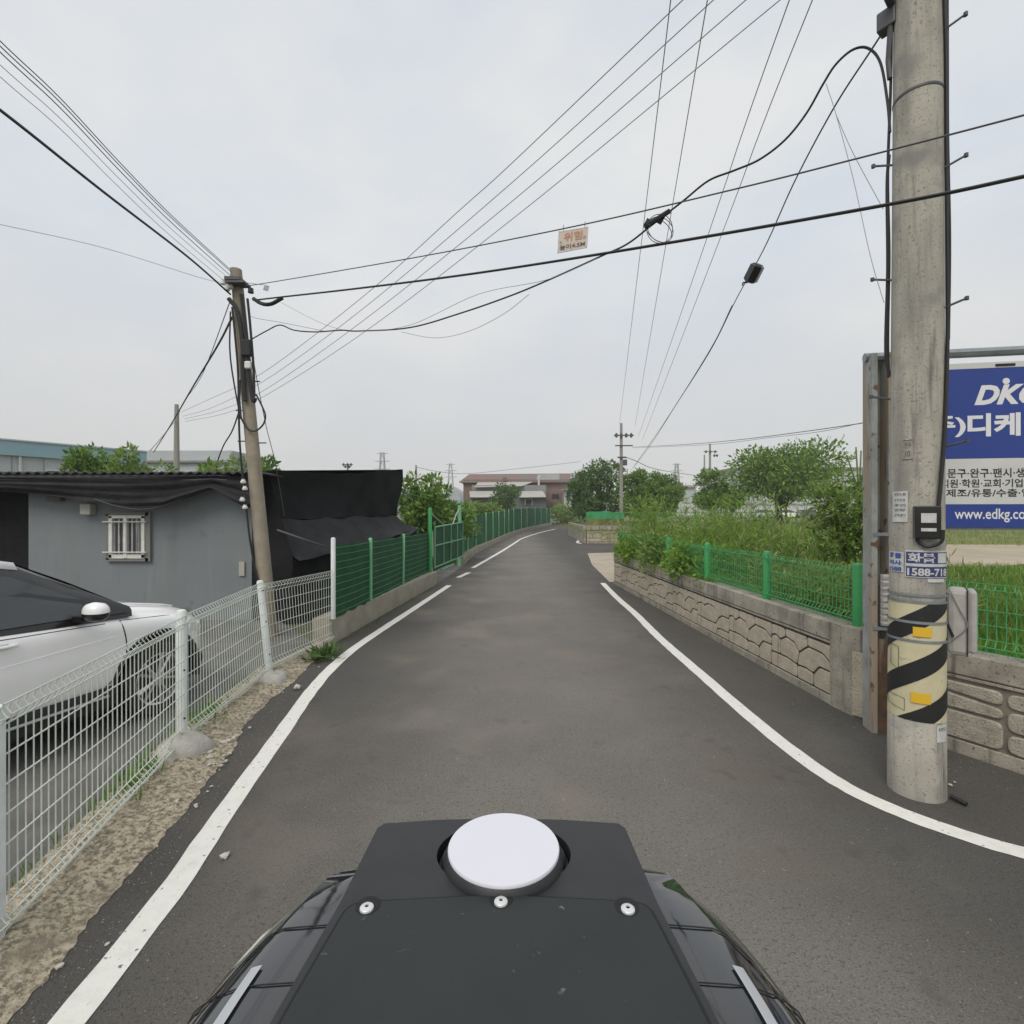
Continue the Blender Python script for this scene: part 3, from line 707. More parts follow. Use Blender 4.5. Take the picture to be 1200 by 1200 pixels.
# ------------------------------------------------------------------ shed and black net lean-to
sh = thing('shed', (-7, 9.5, 0), 'grey-blue rendered shed with corrugated dark roof and one small barred window', 'shed')
MB().box((-6.9, 11.3, 1.29), (4.14, 3.6, 2.6)).build('wall', M['shed_wall'], sh)
for x_ in (): MB().box((x_, 9.498, 1.2), (.014, .010, 2.4)).build('panel_joint', M['shed_wall'], sh)
MB().box((-10.6, 11.4, 1.29), (3.2, 3.4, 2.6)).build('side_bay', M['black_net'], sh)
rows = [[(x, 9.12, 2.69 + .022 * math.sin(x * 2 * math.pi / .17)), (x, 9.14, 2.70 + .022 * math.sin(x * 2 * math.pi / .17)), (x, 13.4, 2.70 + .022 * math.sin(x * 2 * math.pi / .17))] for x in np.arange(-12.6, -4.42, .0425)]
MB().grid(rows).build('roof', M['roof_sheet'], sh, smooth=True, solid=.02)
MB().box((-8.9, 9.22, 2.62), (7.6, .1, .1)).build('fascia', M['dark_sheet'], sh)
wx, wz = -7.10, 1.52                                     # window
wfm = MB(); ww, wh = .66, .84; wx = -7.10; wz = 1.54
for c, d in (((wx, 9.47, wz + wh / 2), (ww + .12, .06, .06)), ((wx, 9.47, wz - wh / 2), (ww + .12, .06, .06)), ((wx - ww / 2 - .03, 9.47, wz), (.06, .06, wh)), ((wx + ww / 2 + .05, 9.47, wz), (.09, .06, wh + .06))): wfm.box(c, d)
win = wfm.build('window', M['rust_frame'], sh)
fr = MB()
for c, d in (((wx, 9.46, wz + wh / 2 - .05), (ww, .07, .055)), ((wx, 9.46, wz - wh / 2 + .06), (ww, .07, .075)), ((wx - ww / 2 + .03, 9.46, wz), (.06, .07, wh - .06)), ((wx + ww / 2 - .03, 9.46, wz), (.06, .07, wh - .06)), ((wx - .02, 9.455, wz), (.06, .08, wh - .06))): fr.box(c, d)
fr.build('frame', M['window_frame'], win, bevel=.004)
for s in (-1, 1):
    MB().box((wx + s * .165, 9.478, wz), (.29, .01, wh - .1)).build('pane', M['glass'], win)
    cu = MB()
    for k in range(3): cu.box((wx + s * .165 + (k - 1) * .085, 9.466, wz + .02), (.035, .008, wh - .18))
    cu.build('curtain', M['curtain'], win)
bars = MB()
for z in (wz + .28, wz - .28): bars.tube([(wx - .42, 9.40, z), (wx + .38, 9.40, z)], .011, 6)
for k in range(5): bars.tube([(wx - .25 + k * .125, 9.40, wz - .30), (wx - .25 + k * .125, 9.40, wz + .30)], .0045, 5)
bars.build('bars', M['window_frame'], win)
MB().box((-7.8, 9.42, 2.05), (.19, .15, .20)).build('vent_hood', M['beige'], sh, bevel=.015)
MB().box((-8.42, 9.44, 2.27), (.26, .1, .14)).build('vent_hood', M['dark_sheet'], sh, bevel=.01)
MB().box((-5.0, 9.48, .95), (.10, .03, .26)).build('meter_plate', M['beige'], sh)
# tied back black net hanging under the eave
sw = thing('shade_net', (-7.5, 9.15, 2.6), 'black shade net bunched in swags under the shed eave', 'netting')
low = [(-12.4, 2.30), (-9.0, 2.36), (-8.3, 2.30), (-7.6, 2.20), (-6.8, 2.10), (-6.2, 2.12), (-5.7, 2.30), (-5.35, 2.42), (-5.1, 2.24), (-4.85, 2.10), (-4.55, 2.06)]
rows = []
for x in np.arange(-12.4, -4.5, .06):
    zl = np.interp(x, [a for a, _ in low], [b for _, b in low]); dep = 2.64 - zl
    rows.append([(x, 9.17 - .05 * math.sin(j * .9 + x * 1.1) * (j / 10) - .045 * math.sin(j * 2.2 + 1.5 * math.sin(x * .9)) - .03 * (j % 2), 2.64 - dep * j / 10) for j in range(11)])
MB().grid(rows).build('swag', M['black_tarp'], sw, smooth=180)
MB().tube(catmull([P(110, 585, 9.1), P(140, 594, 9.1), P(170, 597, 9.1), P(200, 590, 9.1), P(232, 574, 9.1)], 6), .013, 5).build('cord', M['cable'], sw)

lt = thing('shade_shelter', (-3.6, 11.4, 0), 'lean-to covered in black shade net beside the grey shed, with a sloping skirt', 'shelter')
def lerp3(a, b, t): return Vector(a).lerp(Vector(b), t)
UA, UB = Vector((-4.60, 9.62, 2.78)), Vector((-2.84, 13.3, 3.10))
FA, FB = Vector((-4.52, 9.66, 1.84)), Vector((-2.98, 13.2, 1.92))
SA, SB = Vector((-3.86, 9.28, 1.13)), Vector((-2.36, 13.45, 1.56))
rows = []
for i in range(31):
    t = i / 30; u, f = UA.lerp(UB, t), FA.lerp(FB, t); b = .035 * math.sin(t * 7) ** 2
    u = u + Vector((0, 0, -.075 * math.sin(t * math.pi) ** 2 + .012 * math.sin(t * 40)))
    rows.append([u.lerp(f, j / 8) + Vector((-.10, .05, 0)) * math.sin(j / 8 * math.pi) * (.5 + .5 * math.sin(t * 5)) + Vector((.022 * math.sin(t * 31 + j * .7) + .03 * math.sin(t * 13 + j * .35), -.02 * math.sin(t * 19 - j), 0)) for j in range(9)])
MB().grid(rows).build('upper_net', M['black_net'], lt, smooth=180)
rows = []
for i in range(31):
    t = i / 30; f, s = FA.lerp(FB, t), SA.lerp(SB, t)
    rows.append([f.lerp(s, j / 7) + Vector((.03 * math.sin(t * 17) * j / 7, 0, -.10 * math.sin(j / 7 * math.pi) + .022 * math.sin(t * 23 + j * .8) - (.05 * math.sin(t * 12.5) ** 2 + .02 * math.sin(t * 31)) * (j / 7) ** 2)) for j in range(8)])
MB().grid(rows).build('skirt', M['black_tarp'], lt, smooth=180)
rows = []
for i in range(31):
    t = i / 30; s = SA.lerp(SB, t)
    rows.append([Vector((s.x - .12 + .03 * math.sin(t * 29 + j), s.y, s.z * (1 - j / 5) + .0)) for j in range(6)])
MB().grid(rows).build('curtain', M['black_net'], lt, smooth=180)
MB().grid([[UA, UA + Vector((-1.9, 2.6, 0))], [UB, UB + Vector((-2.6, 1.6, 0))]]).build('roof', M['black_net'], lt)
MB().grid([[UB, UB + Vector((-2.6, 1.6, 0))], [FB, FB + Vector((-2.5, 1.6, 0))], [SB + Vector((-.12, 0, -1.55)), SB + Vector((-2.8, 1.4, -1.55))]]).build('end_net', M['black_net'], lt)
MB().grid([[UA, (-4.80, 9.62, 2.7)], [(-3.98, 9.3, 1.2), (-4.80, 9.50, 1.2)], [(-3.98, 9.3, 0), (-4.80, 9.50, 0)]]).build('side_net', M['black_net'], lt)
MB().tube(catmull([P(325, 621, 9.3), P(345, 628, 9.25), P(362, 634, 9.4), P(380, 640, 10)], 5), .018, 5).build('tie_rope', M['dark_sheet'], lt)

# ------------------------------------------------------------------ utility poles
def polefun(base, top, r0, r1, n=28):
    base, top = Vector(base), Vector(top)
    return lambda z: (base + (top - base) * ((z - base.z) / (top.z - base.z)), r0 + (r1 - r0) * (z - base.z) / (top.z - base.z))
PB, PT = Vector((2.905, 3.68, -.05)), Vector((2.925, 3.68, 8.6))
pr = thing('utility_pole', (2.905, 3.68, 0), 'thick grey concrete utility pole with black and yellow striped band beside the lane', 'utility pole')
pf = polefun(PB, PT, .168, .128)
mb = MB(); rows = []
zs = [-.05, .2, .545, .55, 1.0, 1.5, 1.74, 1.745, 2.1, 2.10, 3, 4.2, 4.96, 4.97, 5.8, 7, 8.6]
for z in zs:
    c, r = pf(z); r = r + (.004 if z < .548 else 0)
    rows.append([c + Vector((r * math.cos(2 * math.pi * k / 40), r * math.sin(2 * math.pi * k / 40), 0)) for k in range(40)])
mb.grid(rows, True); mb.f.append(tuple(range((len(zs) - 1) * 40, len(zs) * 40))); mb.build('shaft', M['pole'], pr, smooth=True)
CAMD = Vector((-2.905, -3.68, 0)).normalized(); RGT = Vector((-CAMD.y, CAMD.x, 0))
def pp(phi, z, off=0):
    c, r = pf(z); return c + (CAMD * math.cos(phi) + RGT * math.sin(phi)) * (r + off)
def pz(py): return 2 - (py - 600) / 600 * 3.54        # height on the pole's near face
def wrap(phi0, phi1, z0, z1, off, name, m, parent, n=12, slope=0):
    rows = [[pp(phi0 + (phi1 - phi0) * i / n, z, off) for i in range(n + 1)] for z in (z0, z1)]
    rows2 = [[pp(phi0 + (phi1 - phi0) * i / n, z, off - .003) for i in range(n + 1)] for z in (z0, z1)]
    mb = MB().grid(rows).grid(rows2)
    return mb.build(name, m, parent, smooth=True)
# banded sleeve
zb0, zb1 = pz(846), pz(706)
rows = [[pp(2 * math.pi * k / 48, z, .004) for k in range(48)] for z in np.linspace(zb0, zb1, 8)]
slv = MB().grid(rows, True).build('band', M['cream'], pr, smooth=True)
slope = .36 / math.pi; per = .345
for k in range(-4, 5):
    vs, fs = [], []; N = 160
    for i in range(N + 1):
        ph = -math.pi * .62 + 1.24 * math.pi * i / N
        zc = .90 + k * per + slope * ph; a, b = np.clip([zc - .073, zc + .073], zb0, zb1)
        vs += [pp(ph, a, .0065), pp(ph, b, .0065)]
        if i and not (a >= b - 1e-4 and vs[-3].z - vs[-4].z < 1e-4): fs.append((2 * i - 2, 2 * i, 2 * i + 1, 2 * i - 1))
    if fs: MB().add(vs, fs).build('stripe', M['band_black'], slv, smooth=True)
for py in (730, 752, 706, 698):
    z = pz(py); rows = [[pp(2 * math.pi * k / 40, zz, .009) for k in range(40)] for zz in (z - .009, z + .009)]
    MB().grid(rows, True).build('steel_strap', M['steel'], pr, smooth=True)
for (x0, x1, y0, y1) in ((1070, 1090, 735, 746), (1068, 1089, 812, 824)):
    wrap(math.asin((x0 - 1074) / 34), math.asin((x1 - 1074) / 34), pz(y1), pz(y0), .0125, 'reflector', M['reflector'], slv, 6)
for (x0, x1, y0, y1) in ((1045, 1054, 760, 786), (1042, 1061, 820, 834)):
    a, b = math.asin((x0 - 1074) / 34), math.asin((x1 - 1074) / 34); mb = MB()
    ring = [pp(a, pz(y0), .008), pp((a + b) / 2, pz(y0) - .004, .008), pp(b, pz(y0 + 2), .008), pp(b, pz(y1 + 2), .008), pp((a + b) / 2, pz(y1), .008), pp(a, pz(y1 - 2), .008)]
    mb.tube(ring + [ring[0]], .0016, 4).build('outline', M['ink'], slv)

def text_mesh(body, size, bold=0.0, shear=0.0, width=None, align='LEFT'):
    c = bpy.data.curves.new('text', 'FONT'); c.body = body; c.size = size; c.offset = bold; c.shear = shear; c.align_x = align; c.resolution_u = 3
    o = bpy.data.objects.new('text', c); COL.objects.link(o)
    me = bpy.data.meshes.new_from_object(o.evaluated_get(bpy.context.evaluated_depsgraph_get()))
    bpy.data.objects.remove(o); bpy.data.curves.remove(c)
    b = bmesh.new(); b.from_mesh(me); V = [tuple(v.co) for v in b.verts]; F = [tuple(v.index for v in f.verts) for f in b.faces]; b.free()
    if not V: return V, F, 0, 0
    x0, x1 = min(v[0] for v in V), max(v[0] for v in V); y0, y1 = min(v[1] for v in V), max(v[1] for v in V)
    if width: k = width / (x1 - x0); V = [(v[0] * k, v[1], v[2]) for v in V]; x0 *= k; x1 *= k
    return [(v[0] - x0, v[1] - y0, 0) for v in V], F, x1 - x0, y1 - y0
def pole_text(body, px0, px1, py0, py1, m, parent, bold=.0, off=.0085):
    """lettering printed round the shaft between photo-pixel edges"""
    a, b = math.asin((px0 - 1074) / 34), math.asin((px1 - 1074) / 34)
    V, F, w_, h_ = text_mesh(body, 1, bold); z0, z1 = pz(py1), pz(py0)
    MB().add([pp(a + (b - a) * v[0] / w_, z0 + (z1 - z0) * v[1] / h_, off) for v in V], F).build('lettering', m, parent)
def asn(px): return math.asin(max(-1, min(1, (px - 1074) / 34)))
# stickers
s1 = wrap(asn(1061), asn(1107.5), pz(677), pz(645), .006, 'sticker', M['paper'], pr, 16)
wrap(asn(1062), asn(1107), pz(660.5), pz(647), .007, 'printed_block', M['navy_ink'], s1, 16)
wrap(asn(1062), asn(1107), pz(676), pz(664), .007, 'printed_block', M['navy_ink'], s1, 16)
pole_text('화물', 1064, 1094, 648, 659.5, M['paper'], s1, .03); wrap(asn(1097), asn(1106), pz(659.5), pz(648), .0085, 'emblem', M['paper'], s1)
pole_text('1588-718', 1063.5, 1106, 666, 675, M['paper'], s1, .03)
s2 = wrap(asn(1041.5), asn(1059), pz(672), pz(648), .006, 'sticker', M['paper'], pr, 8)
pole_text('화물', 1043, 1057, 649, 656, M['blue_ink'], s2, .04); pole_text('이사', 1043, 1057, 658, 664, M['blue_ink'], s2, .04); pole_text('1588', 1043, 1057, 666, 671, M['blue_ink'], s2, .04)
s3 = wrap(asn(1045.5), asn(1063.5), pz(612), pz(575), .006, 'notice', M['paper'], pr, 8)
for y, tx in ((577, '안내'), (584, '전주번호'), (590, '주의'), (596, '연락'), (602, '고객센터')): pole_text(tx, 1048, 1061, y, y + 3.6, M['ink'], s3)
wrap(asn(1096), asn(1106), pz(868), pz(848), .006, 'sticker', M['paper'], pr, 6)
pole_text('KEPCO', 1098, 1105, 851, 855, M['ink'], pr, .0); wrap(asn(1086), asn(1104), pz(682), pz(678), .006, 'sticker', M['paper'], pr, 6)
ring = [pp(asn(x), pz(y), .003) for x, y in ((1057, 514), (1063, 514), (1069, 514), (1069, 525), (1069, 537), (1063, 537), (1057, 537), (1057, 525))]
MB().tube(ring + [ring[0]], .004, 4).build('cast_mark', M['pole'], pr)
pole_text('전주', 1059, 1067, 517, 524, M['bar'], pr, 0, .002); pole_text('10', 1060, 1066, 527, 534, M['bar'], pr, 0, .002)
rows = [[pp(2 * math.pi * k / 40, zz, o) for k in range(40)] for zz, o in ((4.955, .001), (4.96, .004), (4.975, .004), (4.98, .001))]
MB().grid(rows, True).build('joint_ring', M['bar'], pr, smooth=True)
# step bolts
for phi, py in ((1.42, 45), (1.42, 203), (1.42, 363), (1.42, 522), (-1.42, 180), (-1.42, 318), (-1.42, 461)):
    z = 2 - (py - 600) / 600 * 3.66; d = (CAMD * math.cos(phi) + RGT * math.sin(phi)); a = pp(phi, z - .02); b = a + d * .115 + Vector((0, 0, .03))
    MB().tube([a, b], .008, 6).tube([b - Vector((0, 0, .012)), b + Vector((0, 0, .012))], .014, 6).build('step_bolt', M['bar'], pr)
# black box with looped lead, cable down the shaft
bx = MB(); c = pp(asn(1084), pz(612), .025); nrm = (c - pf(pz(621))[0]); nrm.z = 0; nrm.normalize()
BM = Matrix((Vector((-nrm.y, nrm.x, 0)), nrm, Vector((0, 0, 1)))).transposed()
bb = MB().box(c, (.145, .06, .225), M=BM).build('junction_box', M['car_black'], pr, bevel=.008)
MB().box(c + nrm * .032 + Vector((0, 0, .03)), (.085, .004, .065), M=BM).build('label_plate', M['paper'], bb)
MB().box(c + nrm * .032 + Vector((0, 0, -.05)), (.085, .004, .022), M=BM).build('label_plate', M['paper'], bb)
MB().tube(catmull([c + Vector((0, 0, -.11)) - RGT * .055, c + Vector((0, 0, -.14)) - RGT * .04, c + Vector((0, 0, -.165)) + RGT * .01, c + Vector((0, 0, -.13)) + RGT * .075, c + Vector((0, 0, -.05)) + RGT * .085], 6), .012, 6).build('lead', M['cable'], bb)
MB().tube(catmull([pp(asn(1094), pz(604), .03), pp(asn(1099), pz(560), .02), pp(asn(1104), pz(500), .015), pp(1.40, pz(400), .014), pp(1.45, 3.6, .014), pp(1.47, 4.6, .012), pp(1.40, 5.2, .012), pp(1.2, 5.7, .012), pp(1.15, 7, .012)], 8), .0135, 6).build('cable', M['cable'], pr)
MB().tube(catmull([pp(1.5, 3.2, .02), pp(1.55, 3.9, .028), pp(1.5, 4.6, .02), pp(1.5, 5.2, .02), pp(1.5, 6.2, .02)], 6), .008, 6).build('cable', M['cable'], pr)
MB().tube(catmull([pp(-1.48, pz(432), .012), pp(-1.53, 3.3, .018), pp(-1.5, 3.9, .014), pp(-1.55, 4.5, .026), pp(-1.5, 5.2, .012), pp(-1.45, 6, .012)], 6), .010, 6).build('cable', M['cable'], pr)
MB().tube(catmull([pp(-1.5, pz(430), .005), pp(-1.52, 3.2, .03), pp(-1.52, 3.8, .022), pp(-1.5, 4.4, .03), pp(-1.4, 4.62, .02)], 6), .011, 6).build('cable', M['cable'], pr)
mb = MB(); q = pp(-1.5, 5.50, .03); mb.box(q + Vector((0, 0, .12)), (.10, .12, .14), rz=.6); mb.box(pp(-1.2, 5.70, .02), (.2, .05, .05), rz=.7); mb.build('bracket', M['bar'], pr, bevel=.01)
MB().tube([pp(-1.25, 5.62, .02), pp(-1.45, 5.32, .03), pp(-1.4, 5.18, .02)], .018, 6).build('clamp', M['bar'], pr)
MB().tube([pp(1.4, 5.6, .04), pp(1.4, 5.8, .06)], .02, 6).build('clamp', M['bar'], pr)
# rounded grey meter box strapped to the far side of the pole
mc = P(1126, 727, 3.78); mc = Vector((3.275, 3.74, 1.205))
BX = Matrix.Rotation(math.atan2(-2.9, 3.7) + .0, 3, 'Z')
mbx = thing('meter_box', (3.30, 3.74, .96), 'rounded grey plastic meter box strapped to the striped concrete pole', 'box')
MB().box(mc + BX @ Vector((-.015, .0, 0)), (.125, .20, .48), M=BX).build('box_body', M['box_grey'], mbx, bevel=.035)
MB().box(mc + BX @ Vector((.062, .0, .01)), (.05, .185, .45), M=BX).build('lid', M['box_grey'], mbx, bevel=.02)
MB().box(mc + BX @ Vector((.033, -.002, 0)), (.006, .207, .47), M=BX).build('seam', M['gap'], mbx)
MB().box(mc + BX @ Vector((-.125, .0, .02)), (.09, .06, .34), M=BX).build('bracket', M['bar'], mbx)
MB().tube(catmull([mc + BX @ Vector((-.07, -.115, .25)), mc + BX @ Vector((-.01, -.112, .10)), mc + BX @ Vector((.03, -.112, -.02)), mc + BX @ Vector((-.06, -.112, -.14))], 6), .0035, 5).build('lead', M['steel'], mbx)
MB().tube(catmull([mc + BX @ Vector((-.10, -.10, .07)), mc + BX @ Vector((-.07, -.115, -.03)), mc + BX @ Vector((-.045, -.112, -.10))], 5), .009, 5).build('cable', M['cable'], mbx)
tag(MB().tube([pp(1.5, .0, .02) + Vector((0, 0, .03)), pp(1.45, 0, .085) + Vector((0, -.03, .02))], .016, 6).build('cable_stub', M['cable']), 'short black cable stub lying at the foot of the striped pole', 'cable')

# sign: rusty H-section posts, top bar, billboard
sg = thing('billboard', (4.6, 4.6, 0), 'blue and white company billboard on rusty steel posts behind the striped pole', 'sign')
SD = Vector((4.5 - 3.36, 4.50 - 4.70, 0)).normalized(); SN = Vector((SD.y, -SD.x, 0))           # along, towards the camera
SM = Matrix((SD, -SN, Vector((0, 0, 1)))).transposed(); S0 = Vector((3.345, 4.70, 0))
def sp(u, d, z): return S0 + SD * u + SN * d + Vector((0, 0, z))
for k, u in enumerate((0.015, 2.98)):
    mb = MB()
    for du in (-.068, .068): mb.box(sp(u + du, 0, 1.72), (.048, .17, 3.44), M=SM)
    mb.box(sp(u, -.07, 1.72), (.10, .012, 3.42), M=SM); po = mb.build('post', M['rust_post'], sg, bevel=.004)
    MB().box(sp(u, .06, .42), (.092, .03, .86), M=SM).build('rust_plate', M['rust'], po)
    for z in (1.80, .95): MB().box(sp(u, .088, z), (.17, .012, .03), M=SM).build('cleat', M['steel'], po)
MB().tube([sp(-.1, 0, 3.42), sp(3.1, 0, 3.42)], .042, 8).build('top_bar', M['steel'], sg)
u0, u1 = .11, 2.87
MB().box(sp((u0 + u1) / 2, -.03, 2.585), (u1 - u0, .05, 1.49), M=SM).build('backing', M['steel'], sg)
def panel(z0, z1, m): return MB().box(sp((u0 + u1) / 2, .008, (z0 + z1) / 2), (u1 - u0, .02, z1 - z0 - .002), M=SM).build('panel', m, sg)
SY = 4.56
def szz(py, px=1150): return 2 - (py - 600) / 600 * SY
panel(szz(432.5), 3.325, M['sign_white']); panel(szz(537.5), szz(432.5), M['sign_blue']); panel(szz(591), szz(537.5), M['sign_white']); panel(szz(618), szz(591), M['sign_blue'])
def su(px):                                              # distance along the board for a picture column
    k = (px - 600) / 600; return (k * S0.y - S0.x) / (SD.x - k * SD.y)
def sign_text(body, px0, py0, py1, m, bold=.0, shear=0, px1=None, off=.0195):
    V, F, w_, h_ = text_mesh(body, 1, bold, shear); z0, z1 = szz(py1), szz(py0); k = (z1 - z0) / h_
    kx = (su(px1) - su(px0)) / w_ if px1 else k
    MB().add([sp(su(px0) + v[0] * kx, off, z0 + v[1] * k) for v in V], F).build('lettering', m, sg)
sign_text('DKG', 1140, 452, 475.5, M['sign_letter'], .045, .32, 1221)
dt = MB().lathe([(.028, 0), (.028, .002)], (0, 0, 0), 16); dc = sp(su(1177), .0195, szz(448.5))
MB().add([dc + SD * v[0] + Vector((0, 0, v[1])) + SN * v[2] for v in dt.v], dt.f).build('emblem', M['sign_letter'], sg)
sign_text('(주)', 1072, 487, 512, M['sign_letter'], .03, 0, 1130); sign_text('디케이지', 1132, 485, 512, M['sign_letter'], .038, 0, 1262)
sign_text('문구·완구·팬시·생활용품', 1108.5, 549, 560, M['ink'], .018, 0, 1236)
sign_text('유치원·학원·교회·기업체', 1090, 561.5, 571.5, M['ink'], .018, 0, 1208)
sign_text('제조/유통/수출·입', 1107, 573, 582.5, M['ink'], .018, 0, 1206)
sign_text('www.edkg.co.kr', 1117, 596, 612, M['sign_letter'], .012, 0, 1217)
MB().box(sp(su(1176), .021, szz(429.5)), (.15, .008, .02), M=SM).build('clip', M['gap'], sg)
gd = thing('post_guard', (3.36, 4.6, .95), 'pale plastic guard strip on the rusty sign post', 'guard')
mb = MB(); rows = []
for i in range(26):
    z = .98 + .46 * i / 25; e = .006 * math.sin(i * 2.2); rows.append([sp(.045 + a, .10 + b + e, z) for a, b in ((-.05, -.015), (-.04, .012), (.045, .014), (.06, -.015))])
mb.grid(rows).build('strip', M['box_grey'], gd, solid=.008)

# weathered pole on the other side, leaning, full of cables
LB, LT = Vector((-3.915, 8.3, -.05)), Vector((-4.475, 8.3, 5.93))
pl = thing('utility_pole', (-3.915, 8.3, 0), 'leaning weathered concrete pole wrapped in black cables in front of the grey shed', 'utility pole')
lf = polefun(LB, LT, .122, .088)
zs = np.linspace(-.05, 5.93, 14); rows = []
for z in zs:
    c, r = lf(z); rows.append([c + Vector((r * math.cos(2 * math.pi * k / 20), r * math.sin(2 * math.pi * k / 20), 0)) for k in range(20)])
mb = MB().grid(rows, True); mb.f.append(tuple(range(13 * 20, 14 * 20))); mb.build('shaft', M['pole_left'], pl, smooth=True)
def lp(px, py, dy=-.14): return P(px, py, 8.3 + dy)
for pts, r in (([(268, 350), (278, 365), (284, 400), (285, 440), (287, 470)], .035), ([(283, 345), (287, 380), (291, 420), (292, 445)], .03), ([(272, 360), (276, 400), (279, 440), (281, 520), (288, 590), (294, 640), (302, 680)], .016),
               ([(290, 350), (293, 380), (297, 430), (298, 465)], .02), ([(270, 365), (270, 420), (282, 490), (281, 470)], .012), ([(292, 440), (294, 455), (297, 470), (299, 466)], .034)):
    MB().tube(catmull([lp(x, y) for x, y in pts], 5), r, 7).build('cable', M['cable'], pl)
MB().tube(catmull([lp(x, y) for x, y in ((300, 462), (308, 478), (311, 488), (308, 498), (299, 505), (290, 502), (283, 490), (281, 475), (281, 445))], 6), .014, 6).build('cable_loop', M['cable'], pl)
MB().box(lp(289, 408, -.17), (.15, .1, .26)).build('splice_box', M['plastic_black'], pl, bevel=.02)
MB().box(lp(291, 428, -.17), (.10, .08, .12)).build('insulator', M['porcelain'], pl, bevel=.02)
for x, y in ((285, 564), (287, 572), (284, 585), (287, 594)): MB().lathe([(.015, -.035), (.038, -.028), (.042, 0), (.025, .014), (.028, .035)], lp(x, y, -.2), 10).build('insulator', M['porcelain'], pl, smooth=True)
for x, y, l_ in ((300, 447, 9), (281, 481, 9), (283, 517, 9), (308, 519, 8), (284, 447, 6)): MB().tube([lp(x - l_ / 2, y, 0), lp(x + l_ / 2, y, 0)], .011, 5).build('step_bolt', M['bar'], pl)
for x, y in ((294, 341), (262, 331), (270, 336), (266, 338)): MB().lathe([(.02, -.04), (.045, -.03), (.04, .04)], lp(x, y), 9).build('insulator', M['car_black'] if x > 280 else M['porcelain'], pl, smooth=True)
MB().box(lp(279, 333), (.30, .22, .035)).build('strap', M['bar'], pl)
MB().box(lp(276, 329), (.24, .22, .05)).build('strap', M['bar'], pl)
MB().box(lp(312, 337.5, -.3), (.075, .01, .085), ry=.3).build('number_tag', M['steel'], pl)
MB().tube([lp(286, 331), lp(309, 334, -.3)], .004, 4).build('tie', M['bar'], pl)
MB().tube(catmull([lp(297, 350, -.2), lp(307, 356, -.25), lp(318, 356, -.3), lp(331, 349, -.35)], 5), .03, 7).build('splice', M['cable'], pl)

def small_pole(px, py_base, py_top, Y, label, arms=(), r=.13, name='utility_pole'):
    b, t_ = P(px, py_base, Y), P(px, py_top, Y); t_.x += 0
    o = thing(name, b, label, 'utility pole'); MB().tube([b, b.lerp(t_, .75), t_], [r, r * .8, r * .65], 8).build('shaft', M['far_pole'], o, smooth=True)
    for (py, x0, x1, nins) in arms:
        a, c_ = P(x0, py, Y), P(x1, py, Y); a.y -= r; c_.y -= r
        MB().box(a.lerp(c_, .5), ((c_ - a).length, .1, .1)).build('crossarm', M['bar'], o)
        for k in range(nins):
            q = a.lerp(c_, (k + .5) / nins); MB().lathe([(.05, 0), (.13, .08), (.10, .2), (.13, .28), (.03, .42)], q + Vector((0, 0, -.2)), 8).build('insulator', M['bar'], o)
    return o
small_pole(207, 560, 474, 25, 'slim grey pole rising beyond the roof-top shrubs behind the shed', (), .14)
fp = small_pole(728, 604, 496, 45, 'tall pole with two crossarms beside the lane bend ahead', ((510.5, 719, 742, 4), (522.5, 720.5, 741, 0)), .17)
MB().box(P(732.5, 542, 44.8), (.3, .3, .5)).build('transformer', M['bar'], fp)
MB().box(P(729, 536, 44.8), (.8, .12, .12)).build('bracket', M['bar'], fp)
small_pole(832, 590, 520, 70, 'distant pole with double crossarms behind the upright tree by the white hut', ((529.5, 824, 840, 3), (534, 835, 841, 2)), .2)
small_pole(825.5, 590, 533, 78, 'distant thin pole just beside the double-crossarm pole', (), .16)
small_pole(735, 590, 549, 80, 'thin dark mast between the tree clumps beyond the lane bend', (), .14)
small_pole(487.5, 590, 545, 60, 'plain slim pole behind the leafy tree at the gate', (), .15)
small_pole(500, 590, 556, 75, 'short far pole left of the brick building', (), .15)
mp_ = small_pole(407.5, 590, 543, 70, 'far pole top with a bank of dark fittings above the black shelter', ((544.5, 401, 414, 3), (547, 403, 412, 2)), .18)
def pylon(px, py0, py1, Y, label):
    b, t_ = P(px, py0, Y), P(px, py1, Y); h = t_.z - b.z; o = thing('lattice_pylon', b, label, 'pylon'); mb = MB(); w0, w1 = h * .085, h * .022
    for sx, sy in ((1, 1), (1, -1), (-1, 1), (-1, -1)): mb.tube([b + Vector((sx * w0, sy * w0, 0)), b + Vector((sx * w1, sy * w1, h))], h * .010, 4)
    for k in range(8):
        a0, a1 = w0 + (w1 - w0) * k / 8, w0 + (w1 - w0) * (k + 1) / 8
        for s in (1, -1): mb.tube([b + Vector((-a0 * s, -a0, h * k / 8)), b + Vector((a1 * s, -a1, h * (k + 1) / 8))], h * .005, 4)
    mb.build('frame', M['pale_steel'], o); arms = MB()
    for z, l_ in ((.98, .09), (.85, .12), (.72, .13)): arms.tube([b + Vector((-l_ * h, 0, z * h)), b + Vector((l_ * h, 0, z * h))], h * .008, 4)
    arms.build('arm', M['pale_steel'], o)
pylon(448, 600, 530, 330, 'faint lattice pylon far away above the black shelter')
pylon(528, 600, 543, 330, 'lattice pylon standing before the pale hill near the brick building')
pylon(793, 600, 543, 330, 'small lattice pylon far away above the trees right of the lane pole')

